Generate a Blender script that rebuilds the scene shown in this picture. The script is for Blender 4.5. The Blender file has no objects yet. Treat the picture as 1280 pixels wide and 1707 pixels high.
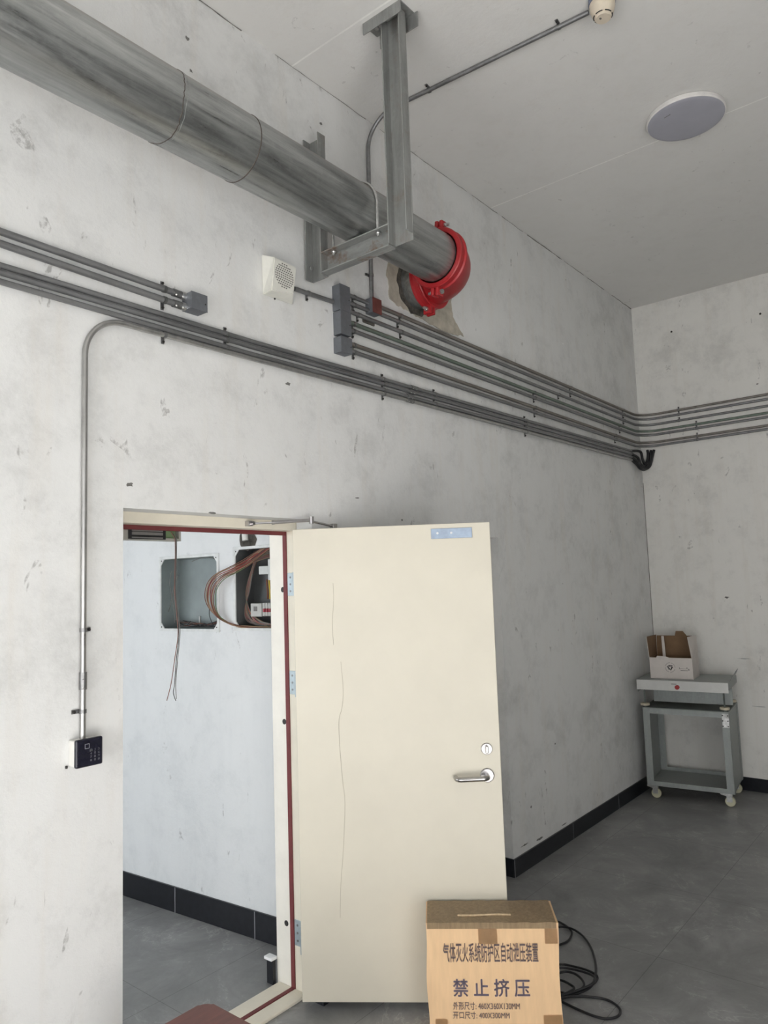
import bpy, bmesh, math, random
import numpy as np
from mathutils import Vector, Matrix
random.seed(7)
PI = math.pi
SC = bpy.context.scene
COL = SC.collection

# ------------------------------------------------------------------ camera
F_PX = 1222.534
R_RIGHT = np.array([0.63373, -0.77284, -0.03326])
R_UP = np.array([-0.05369, -0.08683, 0.99477])
R_FWD = np.array([0.77169, 0.62863, 0.09652])
CAM = np.array([-6.60742, -2.34383, 1.77600])
cd = bpy.data.cameras.new('camera')
cam = bpy.data.objects.new('camera', cd)
COL.objects.link(cam)
cd.sensor_fit = 'VERTICAL'
cd.sensor_height = 36.0
cd.lens = 36.0 * F_PX / 1707.0
cd.clip_start = 0.05
m = Matrix.Identity(4)
for i in range(3):
    m[i][0] = R_RIGHT[i]; m[i][1] = R_UP[i]; m[i][2] = -R_FWD[i]; m[i][3] = CAM[i]
cam.matrix_world = m
SC.camera = cam

# ------------------------------------------------------------------ view, world, daylight
SC.view_settings.view_transform = 'Standard'
SC.view_settings.look = 'None'
SC.view_settings.gamma = 1.0
SC.view_settings.use_curve_mapping = False
SC.view_settings.exposure = 0.0
w = bpy.data.worlds.new('sky'); SC.world = w; w.use_nodes = True
bg = w.node_tree.nodes['Background']
bg.inputs[0].default_value = (0.80, 0.88, 1.0, 1)
bg.inputs[1].default_value = 1.0

def window_light(name, loc, rot, sx, sy, power, color):
    l = bpy.data.lights.new(name, 'AREA'); l.shape = 'RECTANGLE'
    l.size = sx; l.size_y = sy; l.energy = power; l.color = color
    o = bpy.data.objects.new(name, l); COL.objects.link(o)
    o.location = loc; o.rotation_euler = rot
    return o
XW, YW, HC = -9.3, -5.2, 4.233          # window wall, back wall, ceiling height
window_light('daylight_west', (XW + 0.02, -2.2, 1.15), (0, -PI/2, 0), 2.1, 3.2, 102, (1.0, 0.995, 0.985))
window_light('daylight_back', (-7.75, YW + 0.02, 1.15), (PI/2, 0, 0), 2.4, 2.1, 74, (1.0, 0.995, 0.985))
sl = bpy.data.lights.new('sun', 'SUN'); sl.energy = 80.0; sl.angle = 0.01; sl.color = (1.0, 0.97, 0.92)
so = bpy.data.objects.new('sun', sl); COL.objects.link(so)
so.rotation_euler = Vector((0.30, 0.70, -0.52)).to_track_quat('-Z', 'Y').to_euler()
window_light('daylight_passage', (-7.98, 2.3, 1.5), (0, -PI/2, 0), 1.8, 2.6, 65, (0.93, 0.975, 1.0))

# ------------------------------------------------------------------ materials
def new_mat(name):
    mt = bpy.data.materials.new(name); mt.use_nodes = True
    nt = mt.node_tree
    return mt, nt, nt.nodes['Principled BSDF']

def nd(nt, kind, **kw):
    n = nt.nodes.new(kind)
    for k, v in kw.items():
        if k in n.inputs: n.inputs[k].default_value = v
        else: setattr(n, k, v)
    return n

def coords(nt, scale=(1, 1, 1)):
    tc = nt.nodes.new('ShaderNodeTexCoord'); mp = nt.nodes.new('ShaderNodeMapping')
    mp.inputs['Scale'].default_value = scale
    nt.links.new(tc.outputs['Object'], mp.inputs['Vector'])
    return mp.outputs['Vector']

def ramp(nt, fac, stops):
    r = nt.nodes.new('ShaderNodeValToRGB')
    while len(r.color_ramp.elements) < len(stops): r.color_ramp.elements.new(0.5)
    for e, (p, c) in zip(r.color_ramp.elements, stops):
        e.position = p; e.color = (c[0], c[1], c[2], 1) if not isinstance(c, float) else (c, c, c, 1)
    nt.links.new(fac, r.inputs[0])
    return r.outputs[0]

def mixc(nt, a, b, fac, mode='MIX'):
    n = nt.nodes.new('ShaderNodeMix'); n.data_type = 'RGBA'; n.blend_type = mode
    for sock, v in ((n.inputs[6], a), (n.inputs[7], b), (n.inputs[0], fac)):
        if isinstance(v, bpy.types.NodeSocket): nt.links.new(v, sock)
        elif isinstance(v, (int, float)): sock.default_value = v
        else: sock.default_value = (v[0], v[1], v[2], 1)
    return n.outputs[2]

def math_n(nt, op, a, b=0.0):
    n = nt.nodes.new('ShaderNodeMath'); n.operation = op
    for sock, v in ((n.inputs[0], a), (n.inputs[1], b)):
        if isinstance(v, bpy.types.NodeSocket): nt.links.new(v, sock)
        else: sock.default_value = v
    return n.outputs[0]

def bump(nt, bs, h, strength, dist=0.01):
    b = nt.nodes.new('ShaderNodeBump'); b.inputs['Strength'].default_value = strength
    b.inputs['Distance'].default_value = dist
    nt.links.new(h, b.inputs['Height']); nt.links.new(b.outputs[0], bs.inputs['Normal'])

def simple(name, col, rough=0.5, metal=0.0, var=0.12, scale=12.0, stretch=(1, 1, 1), spec=None, bmp=0.0):
    mt, nt, bs = new_mat(name)
    v = coords(nt, stretch)
    n = nd(nt, 'ShaderNodeTexNoise', Scale=scale, Detail=5.0, Roughness=0.6)
    nt.links.new(v, n.inputs['Vector'])
    dark = tuple(c * (1 - var) for c in col); lite = tuple(min(1, c * (1 + var)) for c in col)
    c = ramp(nt, n.outputs[0], [(0.3, dark), (0.7, lite)])
    nt.links.new(c, bs.inputs['Base Color'])
    bs.inputs['Roughness'].default_value = rough; bs.inputs['Metallic'].default_value = metal
    if spec is not None: bs.inputs['Specular IOR Level'].default_value = spec
    if bmp: bump(nt, bs, n.outputs[0], bmp, 0.004)
    return mt

def plaster(name, base, grime, seams=(), warm=(0.62, 0.57, 0.50), dirt=1.0):
    """white-washed plaster with rubbed grey smudges, scratches and vertical wipe marks"""
    mt, nt, bs = new_mat(name)
    v = coords(nt)
    big = nd(nt, 'ShaderNodeTexNoise', Scale=0.9, Detail=7.0, Roughness=0.66, Distortion=0.15); nt.links.new(v, big.inputs['Vector'])
    mid = nd(nt, 'ShaderNodeTexNoise', Scale=4.2, Detail=9.0, Roughness=0.74, Distortion=0.12); nt.links.new(v, mid.inputs['Vector'])
    fine = nd(nt, 'ShaderNodeTexNoise', Scale=38.0, Detail=5.0, Roughness=0.7); nt.links.new(v, fine.inputs['Vector'])
    vs = coords(nt, (9, 9, 0.9))
    strk = nd(nt, 'ShaderNodeTexNoise', Scale=1.6, Detail=4.0, Roughness=0.6); nt.links.new(vs, strk.inputs['Vector'])
    smudge = math_n(nt, 'MULTIPLY', ramp(nt, big.outputs[0], [(0.42, 0.0), (0.72, 1.0)]), ramp(nt, mid.outputs[0], [(0.40, 0.0), (0.68, 1.0)]))
    c = mixc(nt, base, grime, math_n(nt, 'MULTIPLY', smudge, 0.55 * dirt))
    c = mixc(nt, c, grime, math_n(nt, 'MULTIPLY', ramp(nt, mid.outputs[0], [(0.50, 0.0), (0.74, 1.0)]), 0.42 * dirt))
    c = mixc(nt, c, warm, math_n(nt, 'MULTIPLY', ramp(nt, strk.outputs[0], [(0.52, 0.0), (0.85, 1.0)]), 0.35 * dirt))
    # small dark scuffs and pits
    vo = nd(nt, 'ShaderNodeTexNoise', Scale=4.5, Detail=3.0, Roughness=0.6, Distortion=1.2)
    nt.links.new(coords(nt, (2.2, 2.2, 1.0)), vo.inputs['Vector'])
    sc = math_n(nt, 'MULTIPLY', ramp(nt, vo.outputs[0], [(0.665, 0.0), (0.70, 1.0)]), ramp(nt, fine.outputs[0], [(0.45, 0.0), (0.6, 1.0)]))
    c = mixc(nt, c, (0.22, 0.21, 0.2), math_n(nt, 'MULTIPLY', sc, 0.6 * dirt))
    for x0 in seams:
        tc = nt.nodes.new('ShaderNodeNewGeometry'); sp = nt.nodes.new('ShaderNodeSeparateXYZ')
        nt.links.new(tc.outputs['Position'], sp.inputs[0])
        wob = math_n(nt, 'MULTIPLY', math_n(nt, 'SUBTRACT', mid.outputs[0], 0.5), 0.006)
        d = math_n(nt, 'ABSOLUTE', math_n(nt, 'ADD', math_n(nt, 'SUBTRACT', sp.outputs[0], x0), wob))
        c = mixc(nt, c, (0.92, 0.91, 0.88), math_n(nt, 'MULTIPLY', math_n(nt, 'LESS_THAN', d, 0.0045), ramp(nt, mid.outputs[0], [(0.3, 1.0), (0.62, 0.35)])))
    nt.links.new(c, bs.inputs['Base Color'])
    bs.inputs['Roughness'].default_value = 0.85
    bs.inputs['Specular IOR Level'].default_value = 0.25
    h = mixc(nt, mid.outputs[0], fine.outputs[0], 0.35)
    bump(nt, bs, h, 0.32, 0.010)
    return mt

def stone_floor(name):
    mt, nt, bs = new_mat(name)
    v = coords(nt)
    br = nd(nt, 'ShaderNodeTexBrick', offset=0.0, squash=1.0)
    for k, val in (('Scale', 1.0), ('Mortar Size', 0.0016), ('Brick Width', 0.8), ('Row Height', 0.8), ('Bias', 0.0)): br.inputs[k].default_value = val
    br.inputs['Color1'].default_value = (0.2, 0.2, 0.2, 1); br.inputs['Color2'].default_value = (0.8, 0.8, 0.8, 1); br.inputs['Mortar'].default_value = (0.5, 0.5, 0.5, 1)
    nt.links.new(v, br.inputs['Vector'])
    n1 = nd(nt, 'ShaderNodeTexNoise', Scale=2.6, Detail=9.0, Roughness=0.72, Distortion=0.5); nt.links.new(v, n1.inputs['Vector'])
    base = ramp(nt, n1.outputs[0], [(0.30, (0.165, 0.166, 0.167)), (0.5, (0.245, 0.245, 0.244)), (0.70, (0.345, 0.345, 0.343))])
    vn = nd(nt, 'ShaderNodeTexNoise', Scale=2.1, Detail=6.0, Roughness=0.62, Distortion=0.9); nt.links.new(v, vn.inputs['Vector'])
    vein = math_n(nt, 'ABSOLUTE', math_n(nt, 'SUBTRACT', vn.outputs[0], 0.5))
    veinm = math_n(nt, 'MULTIPLY', ramp(nt, vein, [(0.0, 1.0), (0.010, 0.0)]), ramp(nt, n1.outputs[0], [(0.46, 0.0), (0.7, 1.0)]))
    c = mixc(nt, base, (0.55, 0.55, 0.54), math_n(nt, 'MULTIPLY', veinm, 0.7))
    c = mixc(nt, c, (0.05, 0.05, 0.05), math_n(nt, 'MULTIPLY', br.outputs['Fac'], 0.55))
    nt.links.new(c, bs.inputs['Base Color'])
    nt.links.new(ramp(nt, n1.outputs[0], [(0.3, 0.30), (0.7, 0.46)]), bs.inputs['Roughness'])
    bs.inputs['Specular IOR Level'].default_value = 0.4
    bump(nt, bs, n1.outputs[0], 0.05, 0.004)
    return mt

def black_tile(name, pitch_axis=0):
    mt, nt, bs = new_mat(name)
    n = nd(nt, 'ShaderNodeTexNoise', Scale=30.0, Detail=4.0); nt.links.new(coords(nt), n.inputs['Vector'])
    c = ramp(nt, n.outputs[0], [(0.3, (0.006, 0.007, 0.010)), (0.7, (0.012, 0.013, 0.018))])
    nt.links.new(c, bs.inputs['Base Color'])
    bs.inputs['Roughness'].default_value = 0.32
    return mt

def galvanised(name, col=(0.34, 0.35, 0.35), rough=0.42, stretch=(0.6, 6, 6), metal=0.85, rust=0.0, scale=5.0, contrast=0.35, top=False):
    mt, nt, bs = new_mat(name)
    v = coords(nt, stretch)
    a = nd(nt, 'ShaderNodeTexNoise', Scale=scale, Detail=7.0, Roughness=0.65, Distortion=0.5); nt.links.new(v, a.inputs['Vector'])
    b = nd(nt, 'ShaderNodeTexNoise', Scale=42.0, Detail=3.0, Roughness=0.6); nt.links.new(coords(nt), b.inputs['Vector'])
    lo = tuple(x * (1 - contrast) for x in col); hi = tuple(x * (1 + contrast) for x in col)
    c = ramp(nt, a.outputs[0], [(0.3, lo), (0.7, hi)])
    c = mixc(nt, c, tuple(x * 1.35 for x in col), math_n(nt, 'MULTIPLY', ramp(nt, b.outputs[0], [(0.5, 0.0), (0.75, 1.0)]), 0.3))
    if rust:
        r = nd(nt, 'ShaderNodeTexNoise', Scale=7.0, Detail=6.0, Roughness=0.7); nt.links.new(coords(nt), r.inputs['Vector'])
        c = mixc(nt, c, (0.20, 0.085, 0.03), math_n(nt, 'MULTIPLY', ramp(nt, r.outputs[0], [(0.55, 0.0), (0.68, 1.0)]), rust))
    if top:
        ge = nt.nodes.new('ShaderNodeNewGeometry'); sp = nt.nodes.new('ShaderNodeSeparateXYZ'); nt.links.new(ge.outputs['Normal'], sp.inputs[0])
        fz = math_n(nt, 'ADD', sp.outputs[2], math_n(nt, 'MULTIPLY', math_n(nt, 'SUBTRACT', a.outputs[0], 0.5), 0.9))
        c = mixc(nt, c, (0.20, 0.135, 0.09), math_n(nt, 'MULTIPLY', ramp(nt, fz, [(0.50, 0.0), (0.85, 1.0)]), 0.75))
    nt.links.new(c, bs.inputs['Base Color'])
    bs.inputs['Metallic'].default_value = metal
    nt.links.new(ramp(nt, a.outputs[0], [(0.3, rough - 0.08), (0.7, rough + 0.14)]), bs.inputs['Roughness'])
    bump(nt, bs, b.outputs[0], 0.04, 0.002)
    return mt

M = {}
M['plaster'] = plaster('plaster_white', (0.70, 0.70, 0.69), (0.42, 0.42, 0.41))
M['plaster_dull'] = plaster('plaster_dull', (0.45, 0.45, 0.44), (0.35, 0.35, 0.34))
M['plaster_far'] = plaster('plaster_far', (0.76, 0.745, 0.71), (0.46, 0.45, 0.43))
M['plaster_passage'] = plaster('plaster_passage', (0.80, 0.81, 0.815), (0.58, 0.60, 0.61), dirt=0.75, warm=(0.66, 0.68, 0.69))
M['ceiling'] = plaster('plaster_ceiling', (0.72, 0.71, 0.69), (0.60, 0.59, 0.57), seams=(-4.31, -2.505), dirt=0.55)
M['floor'] = stone_floor('stone_tile_floor')
M['base'] = black_tile('black_skirting_tile')
M['grout'] = simple('pale_grout', (0.33, 0.33, 0.35), 0.8)
M['pipe'] = galvanised('galvanised_pipe', (0.38, 0.39, 0.385), 0.33, (0.45, 6, 6), 0.92, contrast=0.42, top=True)
M['rust_pipe'] = simple('rusty_weld', (0.07, 0.055, 0.045), 0.7)
M['channel'] = galvanised('galvanised_channel', (0.31, 0.315, 0.305), 0.5, (7, 7, 0.7), 0.65, rust=0.25, contrast=0.22)
M['beam'] = galvanised('galvanised_beam', (0.33, 0.335, 0.325), 0.5, (7, 0.9, 7), 0.65, rust=0.75, contrast=0.22)
M['conduit'] = galvanised('steel_conduit', (0.25, 0.25, 0.255), 0.42, (0.8, 5, 5), 0.8, contrast=0.25)
M['conduit_v'] = galvanised('steel_conduit_upright', (0.40, 0.395, 0.385), 0.34, (5, 5, 0.8), 0.85, contrast=0.2)
M['conduit_g'] = galvanised('steel_conduit_greenish', (0.20, 0.24, 0.205), 0.45, (0.8, 5, 5), 0.75, contrast=0.3)
M['conduit_b'] = galvanised('steel_conduit_brownish', (0.245, 0.225, 0.205), 0.45, (0.8, 5, 5), 0.75, contrast=0.3)
M['clip'] = galvanised('zinc_clip', (0.24, 0.24, 0.24), 0.4, (3, 3, 3), 0.85)
M['screw'] = simple('dark_screw', (0.05, 0.047, 0.045), 0.5, 0.6)
M['jbox'] = galvanised('grey_junction_box', (0.19, 0.20, 0.22), 0.45, (3, 3, 3), 0.6, contrast=0.12)
M['redbox'] = simple('dull_red_cover', (0.135, 0.042, 0.036), 0.55, 0.0, 0.25, 30)
M['red'] = simple('red_enamel', (0.36, 0.018, 0.022), 0.36, 0.0, 0.10, 9)
M['bolt'] = simple('zinc_bolt', (0.55, 0.55, 0.54), 0.35, 0.9, 0.2, 60)
M['cement'] = simple('raw_cement', (0.42, 0.385, 0.32), 0.95, 0, 0.22, 14, bmp=0.6)
M['void'] = simple('dark_rubble', (0.075, 0.068, 0.058), 0.95, 0, 0.7, 25, bmp=0.8)
M['cream'] = simple('cream_door_paint', (0.61, 0.57, 0.475), 0.42, 0, 0.035, 3.2)
M['cream_frame'] = simple('cream_frame_paint', (0.74, 0.69, 0.58), 0.45, 0, 0.06, 8)
M['white_frame'] = simple('offwhite_frame_paint', (0.80, 0.77, 0.70), 0.45, 0, 0.05, 8)
M['seal'] = simple('maroon_seal', (0.155, 0.030, 0.032), 0.6, 0, 0.15, 20)
M['hinge'] = simple('pale_steel_hinge', (0.40, 0.46, 0.49), 0.4, 0.5, 0.12, 25)
M['blueplate'] = simple('zinc_plate_blue_film', (0.29, 0.35, 0.44), 0.38, 0.45, 0.16, 22)
M['chrome'] = simple('chrome', (0.46, 0.445, 0.45), 0.30, 1.0, 0.08, 20)
M['satin'] = simple('satin_steel', (0.44, 0.43, 0.42), 0.27, 1.0, 0.08, 20)
M['black'] = simple('black_plastic', (0.010, 0.010, 0.012), 0.45, 0, 0.2, 20)
M['crack'] = simple('paint_crack', (0.40, 0.36, 0.28), 0.7)
M['scuff'] = simple('faint_scuff', (0.60, 0.56, 0.46), 0.6)
M['keyblack'] = simple('keypad_gloss_black', (0.012, 0.012, 0.022), 0.22, 0, 0.2, 20)
M['ink_white'] = simple('white_legend', (0.42, 0.42, 0.46), 0.5)
M['white_pl'] = simple('white_plastic', (0.74, 0.73, 0.69), 0.45, 0, 0.05, 20)
M['speaker'] = simple('offwhite_speaker', (0.72, 0.71, 0.65), 0.5, 0, 0.05, 20)
M['grille'] = simple('speaker_grille_hole', (0.17, 0.165, 0.15), 0.7)
M['det_cream'] = simple('cream_detector', (0.64, 0.56, 0.45), 0.5, 0, 0.06, 25)
M['det_blue'] = simple('slate_blue_base', (0.13, 0.155, 0.23), 0.55, 0, 0.1, 25)
M['lamp'] = simple('grey_lavender_diffuser', (0.37, 0.37, 0.42), 0.5, 0, 0.05, 6)
M['lamp_rim'] = simple('white_lamp_rim', (0.72, 0.70, 0.68), 0.4)
M['carton'] = simple('kraft_carton', (0.75, 0.51, 0.295), 0.8, 0, 0.06, 7, (6, 6, 1))
M['tape'] = simple('brown_packing_tape', (0.50, 0.37, 0.225), 0.26, 0, 0.15, 12, (8, 8, 1))
M['tape_lt'] = simple('amber_tape', (0.56, 0.355, 0.185), 0.35, 0, 0.15, 12)
M['ink'] = simple('violet_grey_ink', (0.265, 0.205, 0.20), 0.8, 0, 0.15, 30)
M['ink2'] = simple('blue_grey_ink', (0.24, 0.20, 0.25), 0.8, 0, 0.1, 30)
M['cable'] = simple('black_cable', (0.010, 0.010, 0.012), 0.42, 0, 0.2, 20)
M['stool'] = simple('red_brown_varnish', (0.165, 0.057, 0.043), 0.38, 0, 0.18, 9, (1, 8, 8))
M['trolley'] = galvanised('grey_trolley_steel', (0.31, 0.33, 0.32), 0.5, (4, 4, 1), 0.35, contrast=0.12)
M['trolley_pale'] = simple('pale_trolley_panel', (0.56, 0.56, 0.54), 0.5, 0.1, 0.05, 15)
M['trolley_dark'] = simple('dark_trolley_top', (0.10, 0.115, 0.105), 0.45, 0.2, 0.15, 10)
M['wheel'] = simple('yellowed_wheel', (0.55, 0.53, 0.38), 0.5, 0, 0.08, 20)
M['foot'] = simple('pale_wood_foot', (0.56, 0.50, 0.38), 0.6, 0, 0.1, 20)
M['button'] = simple('red_button', (0.30, 0.02, 0.02), 0.4)
M['carton_white'] = simple('whitened_carton', (0.60, 0.555, 0.52), 0.75, 0, 0.06, 12)
M['carton_in'] = simple('brown_carton_inside', (0.19, 0.115, 0.062), 0.85, 0, 0.12, 10)
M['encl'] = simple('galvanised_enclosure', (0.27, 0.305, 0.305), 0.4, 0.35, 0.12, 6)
M['encl_shaded'] = simple('shaded_enclosure', (0.115, 0.12, 0.12), 0.5, 0.2, 0.15, 8)  # darker copy of the enclosure steel: the breaker box's interior shade put into colour
M['encl_edge'] = simple('white_enclosure_edge', (0.74, 0.75, 0.74), 0.55, 0, 0.10, 25)
M['mag_steel'] = simple('maglock_steel', (0.33, 0.32, 0.31), 0.35, 0.7, 0.12, 20)
M['mag_case'] = simple('maglock_case', (0.46, 0.45, 0.41), 0.45, 0.5, 0.1, 20)
M['pcb'] = simple('green_circuit_board', (0.16, 0.24, 0.12), 0.5)
M['brk'] = simple('breaker_grey', (0.52, 0.52, 0.49), 0.5, 0, 0.06, 30)
M['brk_lt'] = simple('switch_white', (0.66, 0.68, 0.66), 0.5, 0, 0.05, 30)
M['brk_red'] = simple('breaker_toggle_red', (0.36, 0.035, 0.055), 0.45)
M['w_red'] = simple('wire_red', (0.30, 0.03, 0.03), 0.5)
M['w_brown'] = simple('wire_red_brown', (0.19, 0.075, 0.05), 0.5)
M['w_tan'] = simple('wire_tan', (0.33, 0.22, 0.13), 0.5)
M['w_yellow'] = simple('wire_yellow', (0.60, 0.42, 0.03), 0.5)
M['w_green'] = simple('wire_green', (0.10, 0.16, 0.06), 0.5)
M['w_blue'] = simple('wire_blue', (0.03, 0.06, 0.30), 0.5)
M['w_grey'] = simple('wire_grey', (0.17, 0.16, 0.15), 0.5)
M['w_black'] = simple('wire_black', (0.03, 0.028, 0.03), 0.5)
M['w_orange'] = simple('wire_orange_red', (0.48, 0.09, 0.03), 0.5)

# ------------------------------------------------------------------ helpers
def at(x, y, ax, v):
    """point where the sight line of photo pixel (x, y) meets the plane axis = v; used to read real positions off the photo"""
    d = (x - 640) * R_RIGHT - (y - 853.5) * R_UP + F_PX * R_FWD
    return Vector(CAM + (v - CAM[ax]) / d[ax] * d)

def plane_at(x, y, p, n):
    d = (x - 640) * R_RIGHT - (y - 853.5) * R_UP + F_PX * R_FWD
    p = np.array(p); n = np.array(n)
    return Vector(CAM + ((p - CAM) @ n) / (d @ n) * d)

class Fr:
    """a frame: origin and three axes"""
    def __init__(s, o=(0, 0, 0), x=(1, 0, 0), y=(0, 1, 0), z=(0, 0, 1)):
        s.o = Vector(o); s.x = Vector(x).normalized(); s.y = Vector(y).normalized(); s.z = Vector(z).normalized()
    def p(s, a, b, c): return s.o + s.x * a + s.y * b + s.z * c
WLD = Fr()

def origin_of(o):
    v = Vector((0, 0, 0))
    while o is not None: v = v + o.location; o = o.parent
    return v

class MB:
    def __init__(s): s.bm = bmesh.new()
    def box(s, x0, x1, y0, y1, z0, z1, bev=0.0, fr=WLD, seg=2):
        vs = [s.bm.verts.new(fr.p(x, y, z)) for x in (x0, x1) for y in (y0, y1) for z in (z0, z1)]
        fs = [s.bm.faces.new([vs[i] for i in q]) for q in ((0, 1, 3, 2), (4, 6, 7, 5), (0, 4, 5, 1), (2, 3, 7, 6), (0, 2, 6, 4), (1, 5, 7, 3))]
        if bev > 0:
            es = list({e for f in fs for e in f.edges})
            bmesh.ops.bevel(s.bm, geom=es, offset=bev, segments=seg, affect='EDGES', profile=0.5)
        return s
    def prism(s, pts, axis, h, bev=0.0):
        """polygon (list of 3d points) pushed along a vector"""
        axis = Vector(axis) * h
        a = [s.bm.verts.new(Vector(p)) for p in pts]; b = [s.bm.verts.new(Vector(p) + axis) for p in pts]
        fs = [s.bm.faces.new(a[::-1]), s.bm.faces.new(b)]
        n = len(pts)
        for i in range(n): fs.append(s.bm.faces.new([a[i], a[(i + 1) % n], b[(i + 1) % n], b[i]]))
        if bev > 0:
            es = list({e for f in fs for e in f.edges})
            bmesh.ops.bevel(s.bm, geom=es, offset=bev, segments=2, affect='EDGES', profile=0.5)
        return s
    def hexa(s, a, b):
        """solid between two quads"""
        va = [s.bm.verts.new(Vector(p)) for p in a]; vb = [s.bm.verts.new(Vector(p)) for p in b]
        s.bm.faces.new(va[::-1]); s.bm.faces.new(vb)
        for i in range(4): s.bm.faces.new([va[i], va[(i + 1) % 4], vb[(i + 1) % 4], vb[i]])
        return s
    def tube(s, pts, r, seg=12, closed=False, rr=None):
        pts = [Vector(p) for p in pts]; n = len(pts)
        rings = []; up = None
        for i, p in enumerate(pts):
            if closed: t = pts[(i + 1) % n] - pts[i - 1]
            else: t = pts[min(i + 1, n - 1)] - pts[max(i - 1, 0)]
            t.normalize()
            if up is None:
                up = Vector((0, 0, 1)) if abs(t.z) < 0.9 else Vector((1, 0, 0))
            up = (up - t * up.dot(t)).normalized(); sd = t.cross(up)
            q = r if rr is None else rr[i]
            rings.append([s.bm.verts.new(p + (up * math.cos(2 * PI * k / seg) + sd * math.sin(2 * PI * k / seg)) * q) for k in range(seg)])
        rng = range(n) if closed else range(n - 1)
        for i in rng:
            a, b = rings[i], rings[(i + 1) % n]
            for k in range(seg):
                f = s.bm.faces.new([a[k], a[(k + 1) % seg], b[(k + 1) % seg], b[k]]); f.smooth = True
        if not closed:
            s.bm.faces.new(rings[0][::-1]); s.bm.faces.new(rings[-1])
        return s
    def cyl(s, a, b, r, seg=20, r2=None):
        return s.tube([a, b], r, seg, rr=[r, r if r2 is None else r2])
    def lathe(s, prof, o, ax=(0, 0, 1), seg=40):
        """profile [(r, h)] turned about an axis"""
        ax = Vector(ax).normalized(); up = Vector((0, 0, 1)) if abs(ax.z) < 0.9 else Vector((1, 0, 0))
        u = (up - ax * up.dot(ax)).normalized(); v = ax.cross(u); o = Vector(o)
        rings = []
        for r, h in prof:
            if r < 1e-6: rings.append([s.bm.verts.new(o + ax * h)])
            else: rings.append([s.bm.verts.new(o + ax * h + (u * math.cos(2 * PI * k / seg) + v * math.sin(2 * PI * k / seg)) * r) for k in range(seg)])
        for a, b in zip(rings[:-1], rings[1:]):
            for k in range(seg):
                k2 = (k + 1) % seg
                if len(a) == 1 and len(b) == 1: continue
                if len(a) == 1: f = s.bm.faces.new([a[0], b[k2], b[k]])
                elif len(b) == 1: f = s.bm.faces.new([a[k], a[k2], b[0]])
                else: f = s.bm.faces.new([a[k], a[k2], b[k2], b[k]])
                f.smooth = True
        for ring, fl in ((rings[0], True), (rings[-1], False)):
            if len(ring) > 1: s.bm.faces.new(ring[::-1] if fl else ring)
        return s
    def build(s, name, mat, parent=None, kind=None, smooth_angle=None):
        bm = s.bm
        bmesh.ops.recalc_face_normals(bm, faces=bm.faces)
        if parent is not None: o0 = origin_of(parent)
        else:
            xs = [v.co for v in bm.verts]
            o0 = Vector(((min(c.x for c in xs) + max(c.x for c in xs)) / 2, (min(c.y for c in xs) + max(c.y for c in xs)) / 2, min(c.z for c in xs)))
        for v in bm.verts: v.co -= o0
        for e in bm.edges:
            if len(e.link_faces) == 2 and e.calc_face_angle(0) > 0.6: e.smooth = False
        me = bpy.data.meshes.new(name); bm.to_mesh(me); bm.free()
        if isinstance(mat, str): mat = M[mat]
        me.materials.append(mat)
        o = bpy.data.objects.new(name, me); COL.objects.link(o)
        if parent is not None: o.parent = parent
        else: o.location = o0
        if kind: o['kind'] = kind
        return o

def tag(o, label, cat, group=None, kind=None):
    o['label'] = label; o['category'] = cat
    if group: o['group'] = group
    if kind: o['kind'] = kind
    return o

def thing(name, loc, label, cat, group=None, kind=None):
    o = bpy.data.objects.new(name, None); COL.objects.link(o)
    o.empty_display_size = 0.05
    o.location = Vector(loc)
    return tag(o, label, cat, group, kind)

def fillet(pts, rad, n=10):
    """polyline with its inner corners rounded"""
    pts = [Vector(p) for p in pts]; out = [pts[0]]
    for i in range(1, len(pts) - 1):
        a, b, c = pts[i - 1], pts[i], pts[i + 1]
        u = (a - b).normalized(); v = (c - b).normalized()
        ang = u.angle(v)
        if ang > PI - 0.02: out.append(b); continue
        d = min(rad / math.tan(ang / 2), (a - b).length * 0.95, (c - b).length * 0.95)
        r = d * math.tan(ang / 2)
        cen = b + (u + v).normalized() * (r / math.sin(ang / 2))
        s0 = (b + u * d) - cen; s1 = (b + v * d) - cen
        tot = s0.angle(s1); ax = s0.cross(s1).normalized()
        for k in range(n + 1):
            out.append(cen + Matrix.Rotation(tot * k / n, 3, ax) @ s0)
    out.append(pts[-1])
    return out

def spline(pts, n=8):
    """Catmull-Rom curve through points"""
    P = [Vector(p) for p in pts]; out = []
    for i in range(len(P) - 1):
        p0 = P[max(i - 1, 0)]; p1 = P[i]; p2 = P[i + 1]; p3 = P[min(i + 2, len(P) - 1)]
        for k in range(n):
            t = k / n
            out.append(0.5 * ((2 * p1) + (p2 - p0) * t + (2 * p0 - 5 * p1 + 4 * p2 - p3) * t * t + (3 * p1 - p0 - 3 * p2 + p3) * t ** 3))
    out.append(P[-1])
    return out

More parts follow.
